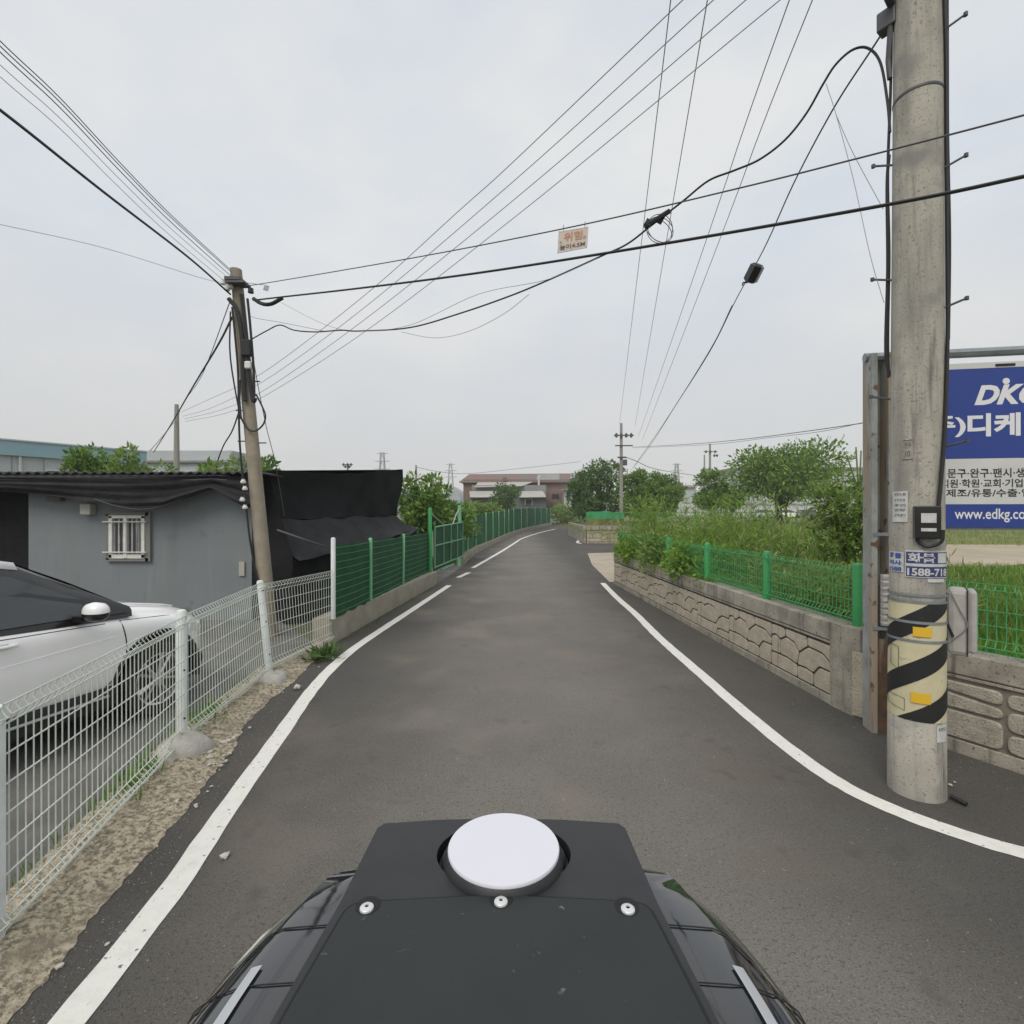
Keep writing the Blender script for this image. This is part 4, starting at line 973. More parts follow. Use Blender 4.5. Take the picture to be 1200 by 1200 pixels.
# ------------------------------------------------------------------ overhead lines
def wire(pts, Y0, Y1, r, label, m='wire', group=None, n=5, name='overhead_cable'):
    """a line through photo pixels; depth follows a straight run from Y0 to Y1 in space"""
    d = [0]
    for a, b in zip(pts, pts[1:]): d.append(d[-1] + math.hypot(b[0] - a[0], b[1] - a[1]))
    Q = [P(x, y, 1 / ((1 / Y0) + (1 / Y1 - 1 / Y0) * s / d[-1])) for (x, y), s in zip(pts, d)]
    out = lambda p: p[0] < 0 or p[0] > 1200 or p[1] < 0       # lines that leave the view run on to poles out of sight
    Q = catmull(Q, 7)
    if out(pts[0]): Q = [Q[0] + (Q[0] - Q[1]).normalized() * 16] + Q
    if out(pts[-1]): Q = Q + [Q[-1] + (Q[-1] - Q[-2]).normalized() * 16]
    o = MB().tube(Q, r, n).build(name, M[m], smooth=True); return tag(o, label, 'cable', group)
wire([(297, 352), (331, 348), (420, 338), (560, 320), (770, 287), (1040, 240), (1200, 207), (1330, 178)], 8.15, 2.75, .0125, 'thick black cable spanning the lane just below the thin wire with the warning plate', 'cable')
wire([(284, 335), (310, 332), (480, 303), (670, 266), (860, 222), (1000, 187), (1200, 135), (1330, 98)], 8.15, 2.72, .0062, 'thin grey wire spanning the lane and carrying the small warning plate')
wire([(294, 398), (312, 388), (328, 381), (345, 387), (370, 389), (400, 387), (420, 388), (480, 384), (540, 367), (600, 346), (650, 325), (705, 300), (735, 286), (765, 263), (800, 236), (830, 212), (860, 200), (890, 187), (920, 164), (945, 133), (965, 98), (980, 75), (1000, 58), (1018, 57), (1032, 75), (1040, 120), (1043, 155)], 8.2, 3.62, .0095, 'wavy black service cable looping up to the striped pole', 'cable')
wire([(700, 303), (640, 328), (560, 345), (480, 381), (420, 388), (380, 380), (330, 355)], 4.9, 8.1, .003, 'fine slack wire trailing under the wavy black cable', 'wire_far')
wire([(470, 389), (510, 396), (550, 388), (590, 368), (620, 345)], 6.4, 5.4, .003, 'fine drooping wire loop hanging below the wavy cable', 'wire_far')
wire([(290, 365), (297, 372), (330, 378), (380, 388)], 8.2, 7.2, .003, 'fine wire from the leaning pole meeting the wavy cable', 'wire')
wire([(1045, 22), (1020, 60), (975, 130), (930, 215), (895, 292), (862, 352), (830, 415), (790, 478), (760, 525), (738, 553)], 3.9, 44, .008, 'stay wire running from the striped pole down to the far crossarm pole')
wire([(858, 358), (835, 405), (800, 462), (770, 508), (742, 548)], 14, 43, .014, 'lower part of a wrapped cable beside the stay wire to the far pole', 'wire')
for i, (a, b, lab) in enumerate((((786, 0), (726, 497), 'first'), ((829, 0), (744, 500), 'second'), ((925, 0), (748, 512), 'third'), ((952, 0), (753, 515), 'fourth'))):
    k = (b[0] - a[0]); x0 = a[0] - k * .22
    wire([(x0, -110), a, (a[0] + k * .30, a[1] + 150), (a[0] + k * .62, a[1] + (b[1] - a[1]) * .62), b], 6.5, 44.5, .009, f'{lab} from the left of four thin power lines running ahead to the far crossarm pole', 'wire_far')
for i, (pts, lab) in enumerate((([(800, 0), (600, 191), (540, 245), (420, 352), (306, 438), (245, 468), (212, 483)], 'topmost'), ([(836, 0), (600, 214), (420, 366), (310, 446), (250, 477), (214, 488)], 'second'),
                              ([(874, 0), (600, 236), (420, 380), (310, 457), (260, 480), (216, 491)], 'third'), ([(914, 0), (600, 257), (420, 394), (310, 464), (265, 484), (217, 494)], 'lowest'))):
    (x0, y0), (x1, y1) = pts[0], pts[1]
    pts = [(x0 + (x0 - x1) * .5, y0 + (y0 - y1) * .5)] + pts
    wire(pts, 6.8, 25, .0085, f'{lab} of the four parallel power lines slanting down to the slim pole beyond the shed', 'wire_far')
wire([(-120, 43), (0, 129), (120, 224), (220, 301), (270, 345)], 3.6, 8.2, .0145, 'thick black cable slanting from the leaning pole toward the upper left', 'cable')
for i, (y0, y1, r, lab, m) in enumerate(((48, 316, .0055, 'uppermost', 'wire'), (54, 318, .0055, 'second', 'wire'), (61, 323, .0055, 'third', 'wire'), (76, 328, .0035, 'fourth', 'wire_far'), (90, 335, .0035, 'lowest', 'wire_far'))):
    k = (y1 - y0) / 270
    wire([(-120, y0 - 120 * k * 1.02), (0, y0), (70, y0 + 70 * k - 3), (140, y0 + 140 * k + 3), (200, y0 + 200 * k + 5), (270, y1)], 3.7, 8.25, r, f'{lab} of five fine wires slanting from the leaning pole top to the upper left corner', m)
wire([(-60, 250), (0, 263), (120, 290), (230, 324), (262, 332)], 6, 8.2, .0035, 'single fine wire reaching the leaning pole from the left edge', 'wire_far')
wire([(272, 372), (255, 405), (225, 455), (200, 498), (180, 530)], 8.25, 24, .017, 'black cable dropping from the leaning pole behind the shed shrubs', 'cable')
wire([(270, 352), (245, 420), (232, 448), (213, 475), (209, 490)], 8.3, 24, .008, 'fine cable just beside the black one dropping to the slim pole', 'wire')
wire([(281, 480), (272, 505), (262, 522), (255, 540)], 8.3, 11, .012, 'short black cable from the leaning pole down to the shed roof', 'cable')
wire([(296, 415), (302, 450), (312, 500), (322, 540), (331, 590), (333, 605)], 8.2, 9.4, .006, 'thin stay wire dropping from the leaning pole to the black shelter', 'wire')
wire([(206, 492), (190, 512), (176, 528)], 25, 21, .02, 'slack wires below the slim pole beyond the shed', 'wire_far')
wire([(741, 524), (800, 521), (860, 516), (940, 506), (1010, 496)], 45, 18, .016, 'wire running from the far crossarm pole behind the rounded tree', 'wire')
wire([(741, 525), (830, 521), (900, 513), (960, 506), (1012, 495)], 45, 18, .012, 'second fine wire just under the one behind the rounded tree', 'wire_far')
wire([(731, 535), (745, 540), (770, 550), (820, 558)], 45, 70, .03, 'pair of low wires dropping from the lane pole toward the white hut', 'wire')
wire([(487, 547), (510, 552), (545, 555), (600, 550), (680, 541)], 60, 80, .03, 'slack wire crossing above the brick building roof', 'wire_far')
wire([(968, 98), (980, 135), (1000, 210), (1020, 300), (1036, 355)], 3.75, 3.72, .0022, 'fine guy wire from the cable bend down the striped pole, nearer the lane', 'wire_far', 'twin fine guy wires by the striped pole')
wire([(980, 135), (1000, 180), (1035, 245)], 3.75, 3.7, .0022, 'fine guy wire from the cable bend to the striped pole, branching off halfway', 'wire_far', 'twin fine guy wires by the striped pole')
# closure on the stay wire, coil with clips, warning plate
sc_ = thing('splice_closure', P(885, 320, 7.2), 'black cable closure hanging on the stay wire under the sky', 'closure')
a, b = P(878, 331, 7.25), P(889, 309, 7.1)
MB().tube([a, a.lerp(b, .12), a.lerp(b, .88), b], [.06, .10, .10, .06], 6).build('case', M['car_black'], sc_)
MB().tube([P(876, 331, 7.3), P(871, 331, 7.3), P(870, 334, 7.4)], .012, 5).build('bracket', M['bar'], sc_)
cc = thing('cable_coil', P(773, 268, 4.3), 'coil of spare fine cable hanging at the wavy cable', 'cable coil')
for k, (dx, dy, rr) in enumerate(((0, 0, 17), (1, 1, 15), (-1, 2, 14))):
    MB().tube(catmull([P(773 + dx + rr * math.cos(t) * (.9 + .1 * k), 268 + dy + rr * math.sin(t + .2 * k), 4.3 + .02 * k + .01 * math.sin(3 * t)) for t in np.linspace(0, 2 * math.pi, 14)], 4), .0032, 4).build('loop', M['wire'], cc)
for x, y in ((759, 262), (774, 257)): MB().box(P(x, y, 4.28), (.05, .05, .05), ry=.5).build('clip', M['car_black'], cc)
MB().tube([P(755, 266, 4.28), P(785, 247, 4.22)], .02, 6).build('sheath', M['cable'], cc)
wp = thing('warning_plate', P(671, 282, 5.0), 'small faded warning plate hanging from the thin wire over the lane', 'sign')
c00, c10, c11, c01 = P(653.5, 297, 5.05), P(688, 290.5, 4.92), P(689.5, 266, 4.92), P(655, 271.5, 5.05)
wn_ = (c10 - c00).cross(c01 - c00).normalized()
if wn_.y > 0: wn_ = -wn_
def wq(u, v, d=0): return c00.lerp(c10, u).lerp(c01.lerp(c11, u), v) + wn_ * d
mb = MB(); mb.add([wq(0, 0), wq(1, 0), wq(1, 1), wq(0, 1)] + [wq(0, 0, .006), wq(1, 0, .006), wq(1, 1, .006), wq(0, 1, .006)], [(3, 2, 1, 0), (4, 5, 6, 7), (0, 1, 5, 4), (1, 2, 6, 5), (2, 3, 7, 6), (3, 0, 4, 7)]); mb.build('plate', M['peach'], wp)
for rim in ((0, 0, .03, 1), (.97, 0, 1, 1), (0, .95, 1, 1), (0, 0, 1, .04)):
    a0, b0, a1, b1 = rim; MB().add([wq(a0, b0, .0075), wq(a1, b0, .0075), wq(a1, b1, .0075), wq(a0, b1, .0075)], [(0, 1, 2, 3)]).build('border', M['paper'], wp)
for tx, u0_, u1_, v0, v1, m in (('위험', .20, .82, .46, .88, 'faded_red'), ('높이4.5M', .07, .93, .10, .34, 'bar')):
    V, F, w_, h_ = text_mesh(tx, 1, .02); MB().add([wq(u0_ + (u1_ - u0_) * v[0] / w_, v0 + (v1 - v0) * v[1] / h_, .009) for v in V], F).build('lettering', M[m], wp)
for u, v in ((.11, .45), (.90, .52)):
    q = MB().lathe([(.016, 0), (.016, .002)], (0, 0, 0), 10); e1 = (c10 - c00).normalized(); MB().add([wq(u, v, .0085) + e1 * x + Vector((0, 0, y)) for x, y, z in q.v], q.f).build('eyelet', M['sign_letter'], wp)
for u in (.15, .88): MB().tube([wq(u, .98), wq(u, 1.28)], .004, 4).build('hook', M['bar'], wp)

# ------------------------------------------------------------------ white parked car (x forward, y to its right, z up; origin under the front wheel's outer face)
car = thing('parked_car', (-3.5, 5.1, -.012), 'white estate car with black window surrounds parked behind the white wire fence', 'car')
CA = R(15); CF = Vector((math.sin(CA), math.cos(CA), 0)); CR = Vector((math.cos(CA), -math.sin(CA), 0))
CO = Vector((-3.5, 5.1, -.012)); WID = .93
def cp(x, y, z): return CO + CF * x + CR * (y - WID) + Vector((0, 0, z))        # y measured from the centre line
def lerpk(x, ks): return float(np.interp(x, [k[0] for k in ks], [k[1] for k in ks]))
xs = [-3.62, -3.55, -3.3, -2.7, -2.0, -1.4, -.9, -.62, -.45, -.2, .1, .4, .6, .72, .80, .85]
halfw = [(-3.62, .62), (-3.5, .80), (-3.2, .88), (-2.5, .92), (-1, .93), (0, .925), (.35, .90), (.6, .80), (.75, .62), (.85, .42)]
belt = [(-3.62, .98), (-3.4, 1.14), (-2.7, 1.15), (-1.4, 1.095), (-.9, 1.06), (-.4, 1.03), (0, .99), (.45, .91), (.7, .80), (.85, .62)]
hood = [(-3.62, 1.0), (-3.3, 1.18), (-2, 1.18), (-.9, 1.15), (-.62, 1.15), (-.4, 1.14), (0, 1.095), (.4, 1.01), (.65, .92), (.78, .80), (.85, .66)]
rows = []
for x in xs:
    hw, b, hz = lerpk(x, halfw), lerpk(x, belt), lerpk(x, hood)
    prof = [(hw - .06, .30), (hw - .015, .42), (hw - .002, .58), (hw, .74), (hw - .012, .80), (hw - .02, b - .10), (hw - .045, b - .03), (hw - .10, b), (hw * .78, b + (hz - b) * .62), (hw * .70, b + (hz - b) * .78), (hw * .62, b + (hz - b) * .80), (hw * .4, hz - .005), (0, hz)]
    rows.append([cp(x, y, z) for y, z in prof] + [cp(x, -y, z) for y, z in reversed(prof[:-1])])
bmb = MB().grid(rows); nR = len(rows[0]); bmb.f += [tuple(reversed(range(nR))), tuple(range((len(rows) - 1) * nR, len(rows) * nR))]
body = bmb.build('body', M['car_white'], car)
cut = MB()
for xw in (0, -2.7):
    for s in (1, -1):
        q = [cp(xw + .43 * math.cos(a), s * 1.05, .37 + .43 * math.sin(a)) for a in np.linspace(0, 2 * math.pi, 40, endpoint=False)]
        q2 = [cp(xw + .43 * math.cos(a), s * .62, .37 + .43 * math.sin(a)) for a in np.linspace(0, 2 * math.pi, 40, endpoint=False)]
        fs = [(i, (i + 1) % 40, 40 + (i + 1) % 40, 40 + i) for i in range(40)] + [tuple(reversed(range(40))), tuple(range(40, 80))]
        if s < 0: fs = [tuple(reversed(f)) for f in fs]
        cut.add(q + q2, fs)
co_ = cut.build('cutter', None, car)
for ob in (body, co_):
    b = bmesh.new(); b.from_mesh(ob.data); bmesh.ops.recalc_face_normals(b, faces=b.faces); b.to_mesh(ob.data); b.free()
sm = body.modifiers.new('sub', 'SUBSURF'); sm.levels = 2; sm.render_levels = 2; sm.subdivision_type = 'CATMULL_CLARK'
bo = body.modifiers.new('cut', 'BOOLEAN'); bo.operation = 'DIFFERENCE'; bo.object = co_; bo.solver = 'EXACT'
bpy.context.view_layer.update()
nm = bpy.data.meshes.new_from_object(body.evaluated_get(bpy.context.evaluated_depsgraph_get()))
body.modifiers.clear(); body.data = nm; body.data.materials.clear(); body.data.materials.append(M['car_white']); shade(body, 35)
bpy.data.objects.remove(co_)
from mathutils.bvhtree import BVHTree
_b = bmesh.new(); _b.from_mesh(body.data); BV = BVHTree.FromBMesh(_b); _b.free()
for s in (1, -1):                                    # arch lining, black cladding
    for xw in (0, -2.7):
        rows = [[cp(xw + r * math.cos(a), s * y, .37 + r * math.sin(a)) for r, y in ((.425, .60), (.425, .86), (.427, .915 if xw else .915), (.455, .93), (.475, .925))] for a in np.linspace(-.25, math.pi + .25, 26)]
        MB().grid(rows).build('wheel_arch', M['plastic_black'], car, smooth=True)
    rows = [[cp(x, s * y, z) for y, z in ((.85, .20), (.925, .26), (.938, .40), (.925, .44))] for x in np.linspace(-2.25, -.45, 8)]
    MB().grid(rows).build('sill', M['plastic_black'], car, smooth=True)
    MB().tube([cp(-2.2, s * .945, .36), cp(-.52, s * .945, .36)], .012, 6).build('sill_trim', M['silver'], car)
MB().box(cp(-1.4, 0, .28), (1.4, 3.9, .2), rz=-CA).build('underbody', M['plastic_black'], car)
# cabin: dark glasshouse with white roof
gx = [(-3.45, 1.10, .62), (-3.2, 1.45, .62), (-2.9, 1.60, .60), (-2.2, 1.655, .60), (-1.5, 1.63, .60), (-1.15, 1.56, .60)]
rows = []
sect = [(-3.55, 1.17, 1.15), (-3.2, 1.54, 1.145), (-2.8, 1.65, 1.14), (-1.9, 1.69, 1.115), (-1.35, 1.665, 1.09), (-1.02, 1.59, 1.07), (-.62, 1.36, 1.05), (-.24, 1.12, 1.04)]
for x, zr, zb in sect:
    wb, wt = .865, .865 - .27 * (zr - zb) / .6
    prof = [(wb, zb - .02), (wb - (wb - wt) * .5 + .012, zb + (zr - zb) * .5), (wt, zr - .05 * min(1, (zr - zb) * 2)), (wt - .06, zr - .012), (wt * .5, zr + .012), (0, zr + .018)]
    rows.append([cp(x, y, z) for y, z in prof] + [cp(x, -y, z) for y, z in reversed(prof[:-1])])
gmb = MB().grid(rows); gmb.f.append(tuple(reversed(range(11)))); gmb.f.append(tuple(range(7 * 11, 8 * 11)))
gmb.build('cabin', M['car_black'], car, smooth=40)
rr_ = []
for x, zr, zb in sect[1:6]:
    wt = .865 - .27 * (zr - zb) / .6
    prof = [(wt + .004, zr - .055), (wt - .045, zr + .004), (wt * .5, zr + .026), (0, zr + .032)]
    rr_.append([cp(x, y, z) for y, z in prof] + [cp(x, -y, z) for y, z in reversed(prof[:-1])])
MB().grid(rr_).build('roof', M['car_white'], car, smooth=60, solid=.006)
def side(x, z, s, out):                                # a point just outside the cabin side
    zr = lerpk(x, [(a, b) for a, b, c in sect]); zb = lerpk(x, [(a, c) for a, b, c in sect]); wt = .865 - .27 * (zr - zb) / .6
    t = (z - zb) / max(.05, zr - .05 - zb); y = .865 + (wt - .865) * t + .024 * math.sin(min(1, max(0, t)) * math.pi) * .5
    return cp(x, s * (y + out), z)
for s in (1, -1):
    for pts in ([(-1.95, 1.135), (-1.95, 1.555), (-1.45, 1.565), (-1.10, 1.49), (-.62, 1.23), (-.56, 1.15), (-.62, 1.095)], [(-3.0, 1.16), (-2.9, 1.46), (-2.6, 1.55), (-2.05, 1.565), (-2.05, 1.14)]):
        cx_, cz_ = sum(p[0] for p in pts) / len(pts), sum(p[1] for p in pts) / len(pts); n = len(pts)
        MB().add([side(cx_, cz_, s, .014)] + [side(x, z, s, .012) for x, z in pts], [(0, i + 1, (i + 1) % n + 1) for i in range(n)]).build('side_window', M['car_glass'], car)
    # door outlines, handles: laid on the body surface
    def onb(x, z, out=0.0, s=s):
        o_ = cp(x, s * 1.6, z) - CO; h_ = BV.ray_cast(o_, -CR * s); p_ = h_[0] if h_[0] is not None else cp(x, s * .9, z) - CO
        return p_ + CO + CR * s * out
    MB().tube(catmull([onb(x, z, -.001) for x, z in ((-.36, 1.0), (-.35, .93), (-.335, .80), (-.35, .66), (-.42, .52), (-.52, .44))], 4), .0060, 6).build('door_seam', M['gap'], car)
    MB().tube(catmull([onb(x, z, -.001) for x, z in ((-2.0, 1.08), (-2.0, .8), (-1.99, .6), (-1.97, .46))], 4), .0060, 6).build('door_seam', M['gap'], car)
    MB().tube(catmull([onb(x, z, -.001) for x, z in ((-2.0, 1.09), (-1.4, 1.045), (-.9, 1.02), (-.5, 1.0))], 4), .0045, 5).build('waist_trim', M['car_black'], car)
    MB().tube(catmull([onb(-1.46, .985, -.004), onb(-1.42, .99, .022), onb(-1.22, .985, .022), onb(-1.18, .98, -.004)], 4), .0125, 7).build('door_handle', M['car_white'], car, smooth=True)
    MB().tube([onb(-1.40, .988, -.012), onb(-1.24, .984, -.012)], .026, 6).build('handle_recess', M['silver'], car)
    MB().tube(catmull([onb(x, z, -.0095) for x, z in ((-2.3, .78), (-1.6, .815), (-.9, .85), (-.45, .87))], 4), .0125, 6).build('side_crease', M['car_white'], car, smooth=True)
    MB().tube(catmull([onb(x, z, -.001) for x, z in ((.40, .905), (.10, .955), (-.2, .985), (-.36, 1.0))], 4), .004, 5).build('bonnet_seam', M['gap'], car)
    rows = [[cp(x, s * (.937 - .006 * abs(j - 1)), .735 + .03 * (x + 2) * .3 + .012 * j) for j in range(3)] for x in np.linspace(-2.2, -.55, 8)]
    # mirror
    mbm = MB()
    for m_, (zz0, zz1), mt in (('cap', (1.145, 1.235), 'car_white'), ('base', (1.07, 1.145), 'car_black')):
        rows = []
        for j, a in enumerate(np.linspace(0, 1, 7)):
            z = zz0 + (zz1 - zz0) * a; k = math.sqrt(max(.0, 1 - (a if m_ == 'cap' else 1 - a) ** 2.6)) * .85 + .15
            rows.append([cp(-.70 + .095 * k * math.cos(t) * (1.1 if math.cos(t) > 0 else .8) , s * (1.03 + .11 * k * math.sin(t)), z) for t in np.linspace(0, 2 * math.pi, 18, endpoint=False)])
        q = MB().grid(rows, True); q.f += [tuple(range(6 * 18, 7 * 18)), tuple(reversed(range(18)))]
        if m_ == 'cap': mir = q.build('mirror', M[mt], car, smooth=60)
        else: q.build('mirror_base', M[mt], mir, smooth=60)
    MB().box(cp(-.70, s * .91, 1.09), (.10, .12, .05), rz=-CA).build('mirror_arm', M['car_black'], mir)
    MB().add([side(-.64, 1.24, s, .016), side(-.52, 1.15, s, .018), side(-.26, 1.065, s, .022), side(-.66, 1.08, s, .018)], [(0, 3, 2, 1)]).build('quarter_panel', M['car_black'], car)
    # headlamp and lower bumper
    rows = [[cp(x, s * (lerpk(x, halfw) + .004 - j * .002), lerpk(x, belt) - .09 - j * .05 * (1 - .3 * k / 5)) for j in range(3)] for k, x in enumerate(np.linspace(.38, .74, 6))]
    MB().grid(rows).build('headlamp', M['amber'], car, smooth=True)
MB().box(cp(.80, 0, .56), (.8, .06, .16), rz=-CA).build('grille', M['plastic_black'], car, bevel=.02)
MB().box(cp(.72, 0, .34), (1.3, .12, .12), rz=-CA).build('lower_bumper', M['plastic_black'], car, bevel=.03)
rows = [[cp(x, y, lerpk(x, hood) * 0 + z) for y in (-.62, 0, .62)] for x, z in ((-.30, 1.15), (-.66, 1.36), (-1.0, 1.56))]
MB().grid([[cp(x, y, z + (.012 if y == 0 else 0)) for y in (-.68 + .12 * k, 0, .68 - .12 * k)] for k, (x, z) in enumerate(((-.26, 1.155), (-.62, 1.39), (-.99, 1.605)))]).build('windscreen', M['car_glass'], car, smooth=True)
for s in (1, -1): MB().tube(catmull([cp(-.35, s * .50, 1.105), cp(0, s * .52, 1.077), cp(.35, s * .50, 1.012), cp(.55, s * .44, .96)], 5), .010, 6).build('bonnet_crease', M['car_white'], car, smooth=True)
def wheel_at(x, s, first=None):
    c = cp(x, s * .84, .355); ax = CR * s; Mx = Matrix((CF, Vector((0, 0, 1)), ax)).transposed()
    if Mx.determinant() < 0: Mx = Matrix((-CF, Vector((0, 0, 1)), ax)).transposed()
    w_ = MB().lathe([(.22, -.11), (.33, -.115), (.352, -.09), (.356, 0), (.352, .07), (.335, .092), (.25, .085), (.245, .05)], c, 36, Mx).build('wheel', M['tyre'], car, smooth=True)
    MB().lathe([(.25, .02), (.262, .075), (.25, .088), (.235, .078), (.225, .03)], c, 36, Mx).build('rim', M['alloy'], w_, smooth=True)
    MB().lathe([(.0, -.02), (.24, -.02)], c, 24, Mx).build('brake_disc', M['plastic_black'], w_)
    sp_ = MB()
    for k in range(10):
        a = 2 * math.pi * (k // 2) / 5 + (.17 if k % 2 else -.17)
        p = [c + Mx @ Vector((r * math.cos(a + da), r * math.sin(a + da), z)) for r, da, z in ((.05, 0, .055), (.15, .03 * (1 if k % 2 else -1), .068), (.238, .05 * (1 if k % 2 else -1), .072))]
        sp_.tube(p, [.018, .015, .017], 5)
    sp_.lathe([(.065, .03), (.06, .072), (.0, .078)], c, 16, Mx); sp_.build('spokes', M['alloy'], w_, smooth=True)
for x in (0, -2.7):
    for s in (1, -1): wheel_at(x, s)

# ------------------------------------------------------------------ the vehicle under the lens: a small black survey vehicle with a roof housing
sv = thing('survey_vehicle', (-.017, -.2, 0), 'black survey vehicle roof housing with a white antenna disc, bolts and silver side strips', 'vehicle')
XC = -.017
outer = [(XC - .245, -.35), (XC + .245, -.35), (XC + .238, .05), (XC + .222, .48), (XC + .203, .655), (XC + .196, .81), (XC + .188, .822), (XC + .10, .832), (XC, .836), (XC - .10, .832), (XC - .188, .822), (XC - .196, .81), (XC - .203, .655), (XC - .222, .48), (XC - .238, .05)]
hole = [(-.012 + .098 * math.cos(t), .752 + .074 * math.sin(t)) for t in np.linspace(0, 2 * math.pi, 56, endpoint=False)]
def holed(outer, hole, z, zlow, name, m, bev=.006):
    tri = tessellate_polygon([[Vector((*p, 0)) for p in outer], [Vector((*p, 0)) for p in hole]])
    V = [(*p, z) for p in outer] + [(*p, z) for p in hole]; no, nh = len(outer), len(hole)
    V += [(XC + (p[0] - XC) * 1.01, p[1] + .001, zlow) for p in outer] + [(*p, zlow) for p in hole]
    F = []
    for t in tri:
        a, b, c = [Vector(V[i]) for i in t]
        F.append(tuple(t) if (b - a).cross(c - a).z > 0 else tuple(reversed(t)))
    F += [(i, no + nh + i, no + nh + (i + 1) % no, (i + 1) % no) for i in range(no)]
    F += [(no + i, no + (i + 1) % nh, 2 * no + nh + (i + 1) % nh, 2 * no + nh + i) for i in range(nh)]
    o = MB().add(V, F).build(name, m, sv); return o
holed(outer, hole, 1.50, 1.43, 'top_plate', M['pod_matte'])
MB().lathe([(.125, 1.428), (.0, 1.428)], (-.012, .745, 0), 40).build('antenna_well', M['pod_dark'], sv)
mb = MB()                                            # stepped rubber collar in the well
for k, (e, z) in enumerate(((.098, 1.470), (.092, 1.482), (.086, 1.494))): mb.tube([(-.012 + e * math.cos(t), .750 + (e - .021) * math.sin(t), z) for t in np.linspace(0, 2 * math.pi, 49)], .0042, 6, False)
mb.build('collar', M['pod_matte'], sv, smooth=True)
an = MB().lathe([(.088, 1.43), (.087, 1.50), (.083, 1.510), (.081, 1.512)], (-.012, .742, 0), 56).build('antenna', M['pod_matte'], sv, smooth=True)
MB().lathe([(.0802, 1.5118), (.0806, 1.515), (.0795, 1.5168), (.0, 1.5172)], (-.012, .742, 0), 56).build('disc', M['disc'], an, smooth=True)
def rr(pts, r=.03):                                   # rounded outline
    out = []
    for i, p in enumerate(pts):
        a, b, c = Vector(pts[i - 1]), Vector(p), Vector(pts[(i + 1) % len(pts)])
        d1, d2 = (a - b).normalized() * r, (c - b).normalized() * r
        out += [tuple((b + d1).lerp(b, t).lerp(b.lerp(b + d2, t), t)) for t in np.linspace(0, 1, 6)]
    return out
cov = rr([(XC - .236, -.34), (XC + .236, -.34), (XC + .208, .50), (XC + .189, .650), (XC, .664), (XC - .189, .650), (XC - .208, .50)], .022)
MB().prism([(XC + (x - XC) * 1.018, y + .0055) for x, y in cov], 1.4995, 1.5010).build('cover_seam', M['pod_dark'], sv)
MB().prism(cov, 1.499, 1.5052).build('cover_panel', M['pod_cover'], sv, bevel=.0025)
for x, y in ((XC - .164, .638), (XC + .003, .648), (XC + .161, .636)):
    MB().lathe([(.0155, 1.5053), (.015, 1.5058), (.0, 1.5058)], (x, y + .006, 0), 20).build('bolt_recess', M['pod_dark'], sv)
    b_ = MB().lathe([(.0088, 1.505), (.0085, 1.5078), (.0066, 1.5094), (.0026, 1.5096), (.0024, 1.5075), (.0, 1.5075)], (x, y, 0), 18).build('bolt', M['bolt'], sv, smooth=True)
    MB().lathe([(.0026, 1.5081), (.0, 1.5081)], (x, y, 0), 6).build('socket', M['gap'], b_)
# glossy side shells with silver strips
def hwid(y): return float(np.interp(y, [-.35, .2, .45, .55, .62, .68, .72, .75, .768, .778], [.40, .38, .364, .355, .344, .329, .312, .290, .262, .215]))
for s in (1, -1):
    ys = np.concatenate([np.linspace(-.35, .55, 10), np.linspace(.58, .778, 12)]); rows = []
    for y in ys:
        W_ = hwid(y); i0 = .165; fr_ = max(0, min(1, (y - .74) / .038))
        prof = [(i0, 1.482), (.20, 1.482), (.5 * (.2 + W_), 1.477), (W_ - .045, 1.466), (W_ - .022, 1.450), (W_ - .008, 1.425), (W_, 1.385), (W_ + .004, 1.32), (W_ - .006, 1.24), (W_ - .05, 1.20)]
        rows.append([(XC + s * x, y, z - .012 * fr_ - .006 * max(0, (y - .5) * 3)) for x, z in prof])
    rows.append([(XC + s * min(x, .175 + .03 * k / 9), .7795, z - .045 * min(1, k / 3)) for k, (x, z) in enumerate(prof)])
    mb = MB().grid(rows if s > 0 else [list(reversed(r)) for r in rows]); o = mb.build('side_shell', M['pod_gloss'], sv, smooth=50)
    def shp(y, f, up=.0015):                          # a point on the shell, f from the plate (0) to the flank (1)
        W_ = hwid(y); pr_ = [(.20, 1.482), (.5 * (.2 + W_), 1.477), (W_ - .045, 1.466), (W_ - .022, 1.450), (W_ - .008, 1.425), (W_, 1.385)]
        k = f * 5; i = min(4, int(k)); a, b = pr_[i], pr_[i + 1]; t = k - i
        return Vector((XC + s * (a[0] + (b[0] - a[0]) * t + up * (f > .5)), y, a[1] + (b[1] - a[1]) * t + up - .006 * max(0, (y - .5) * 3)))
    MB().tube([shp(.645 - .0 * f, f) for f in np.linspace(0, .35, 6)] + [shp(.64 - .10 * t, .35 + .2 * t) for t in np.linspace(.15, 1, 6)], .0009, 5).build('panel_gap', M['pod_dark'], o)
    MB().tube([shp(.565, f) for f in np.linspace(.0, 1, 14)], .0008, 5).build('panel_gap', M['pod_dark'], o)
    rws = [[shp(y, f + (.592 - y) * .05, .0025) for f in (.19 - .02 * (y < .5), .225, .26)] for y in np.linspace(-.2, .59, 20)]
    MB().grid(rws if s > 0 else [list(reversed(r)) for r in rws]).build('light_strip', M['silver'], o, smooth=True)
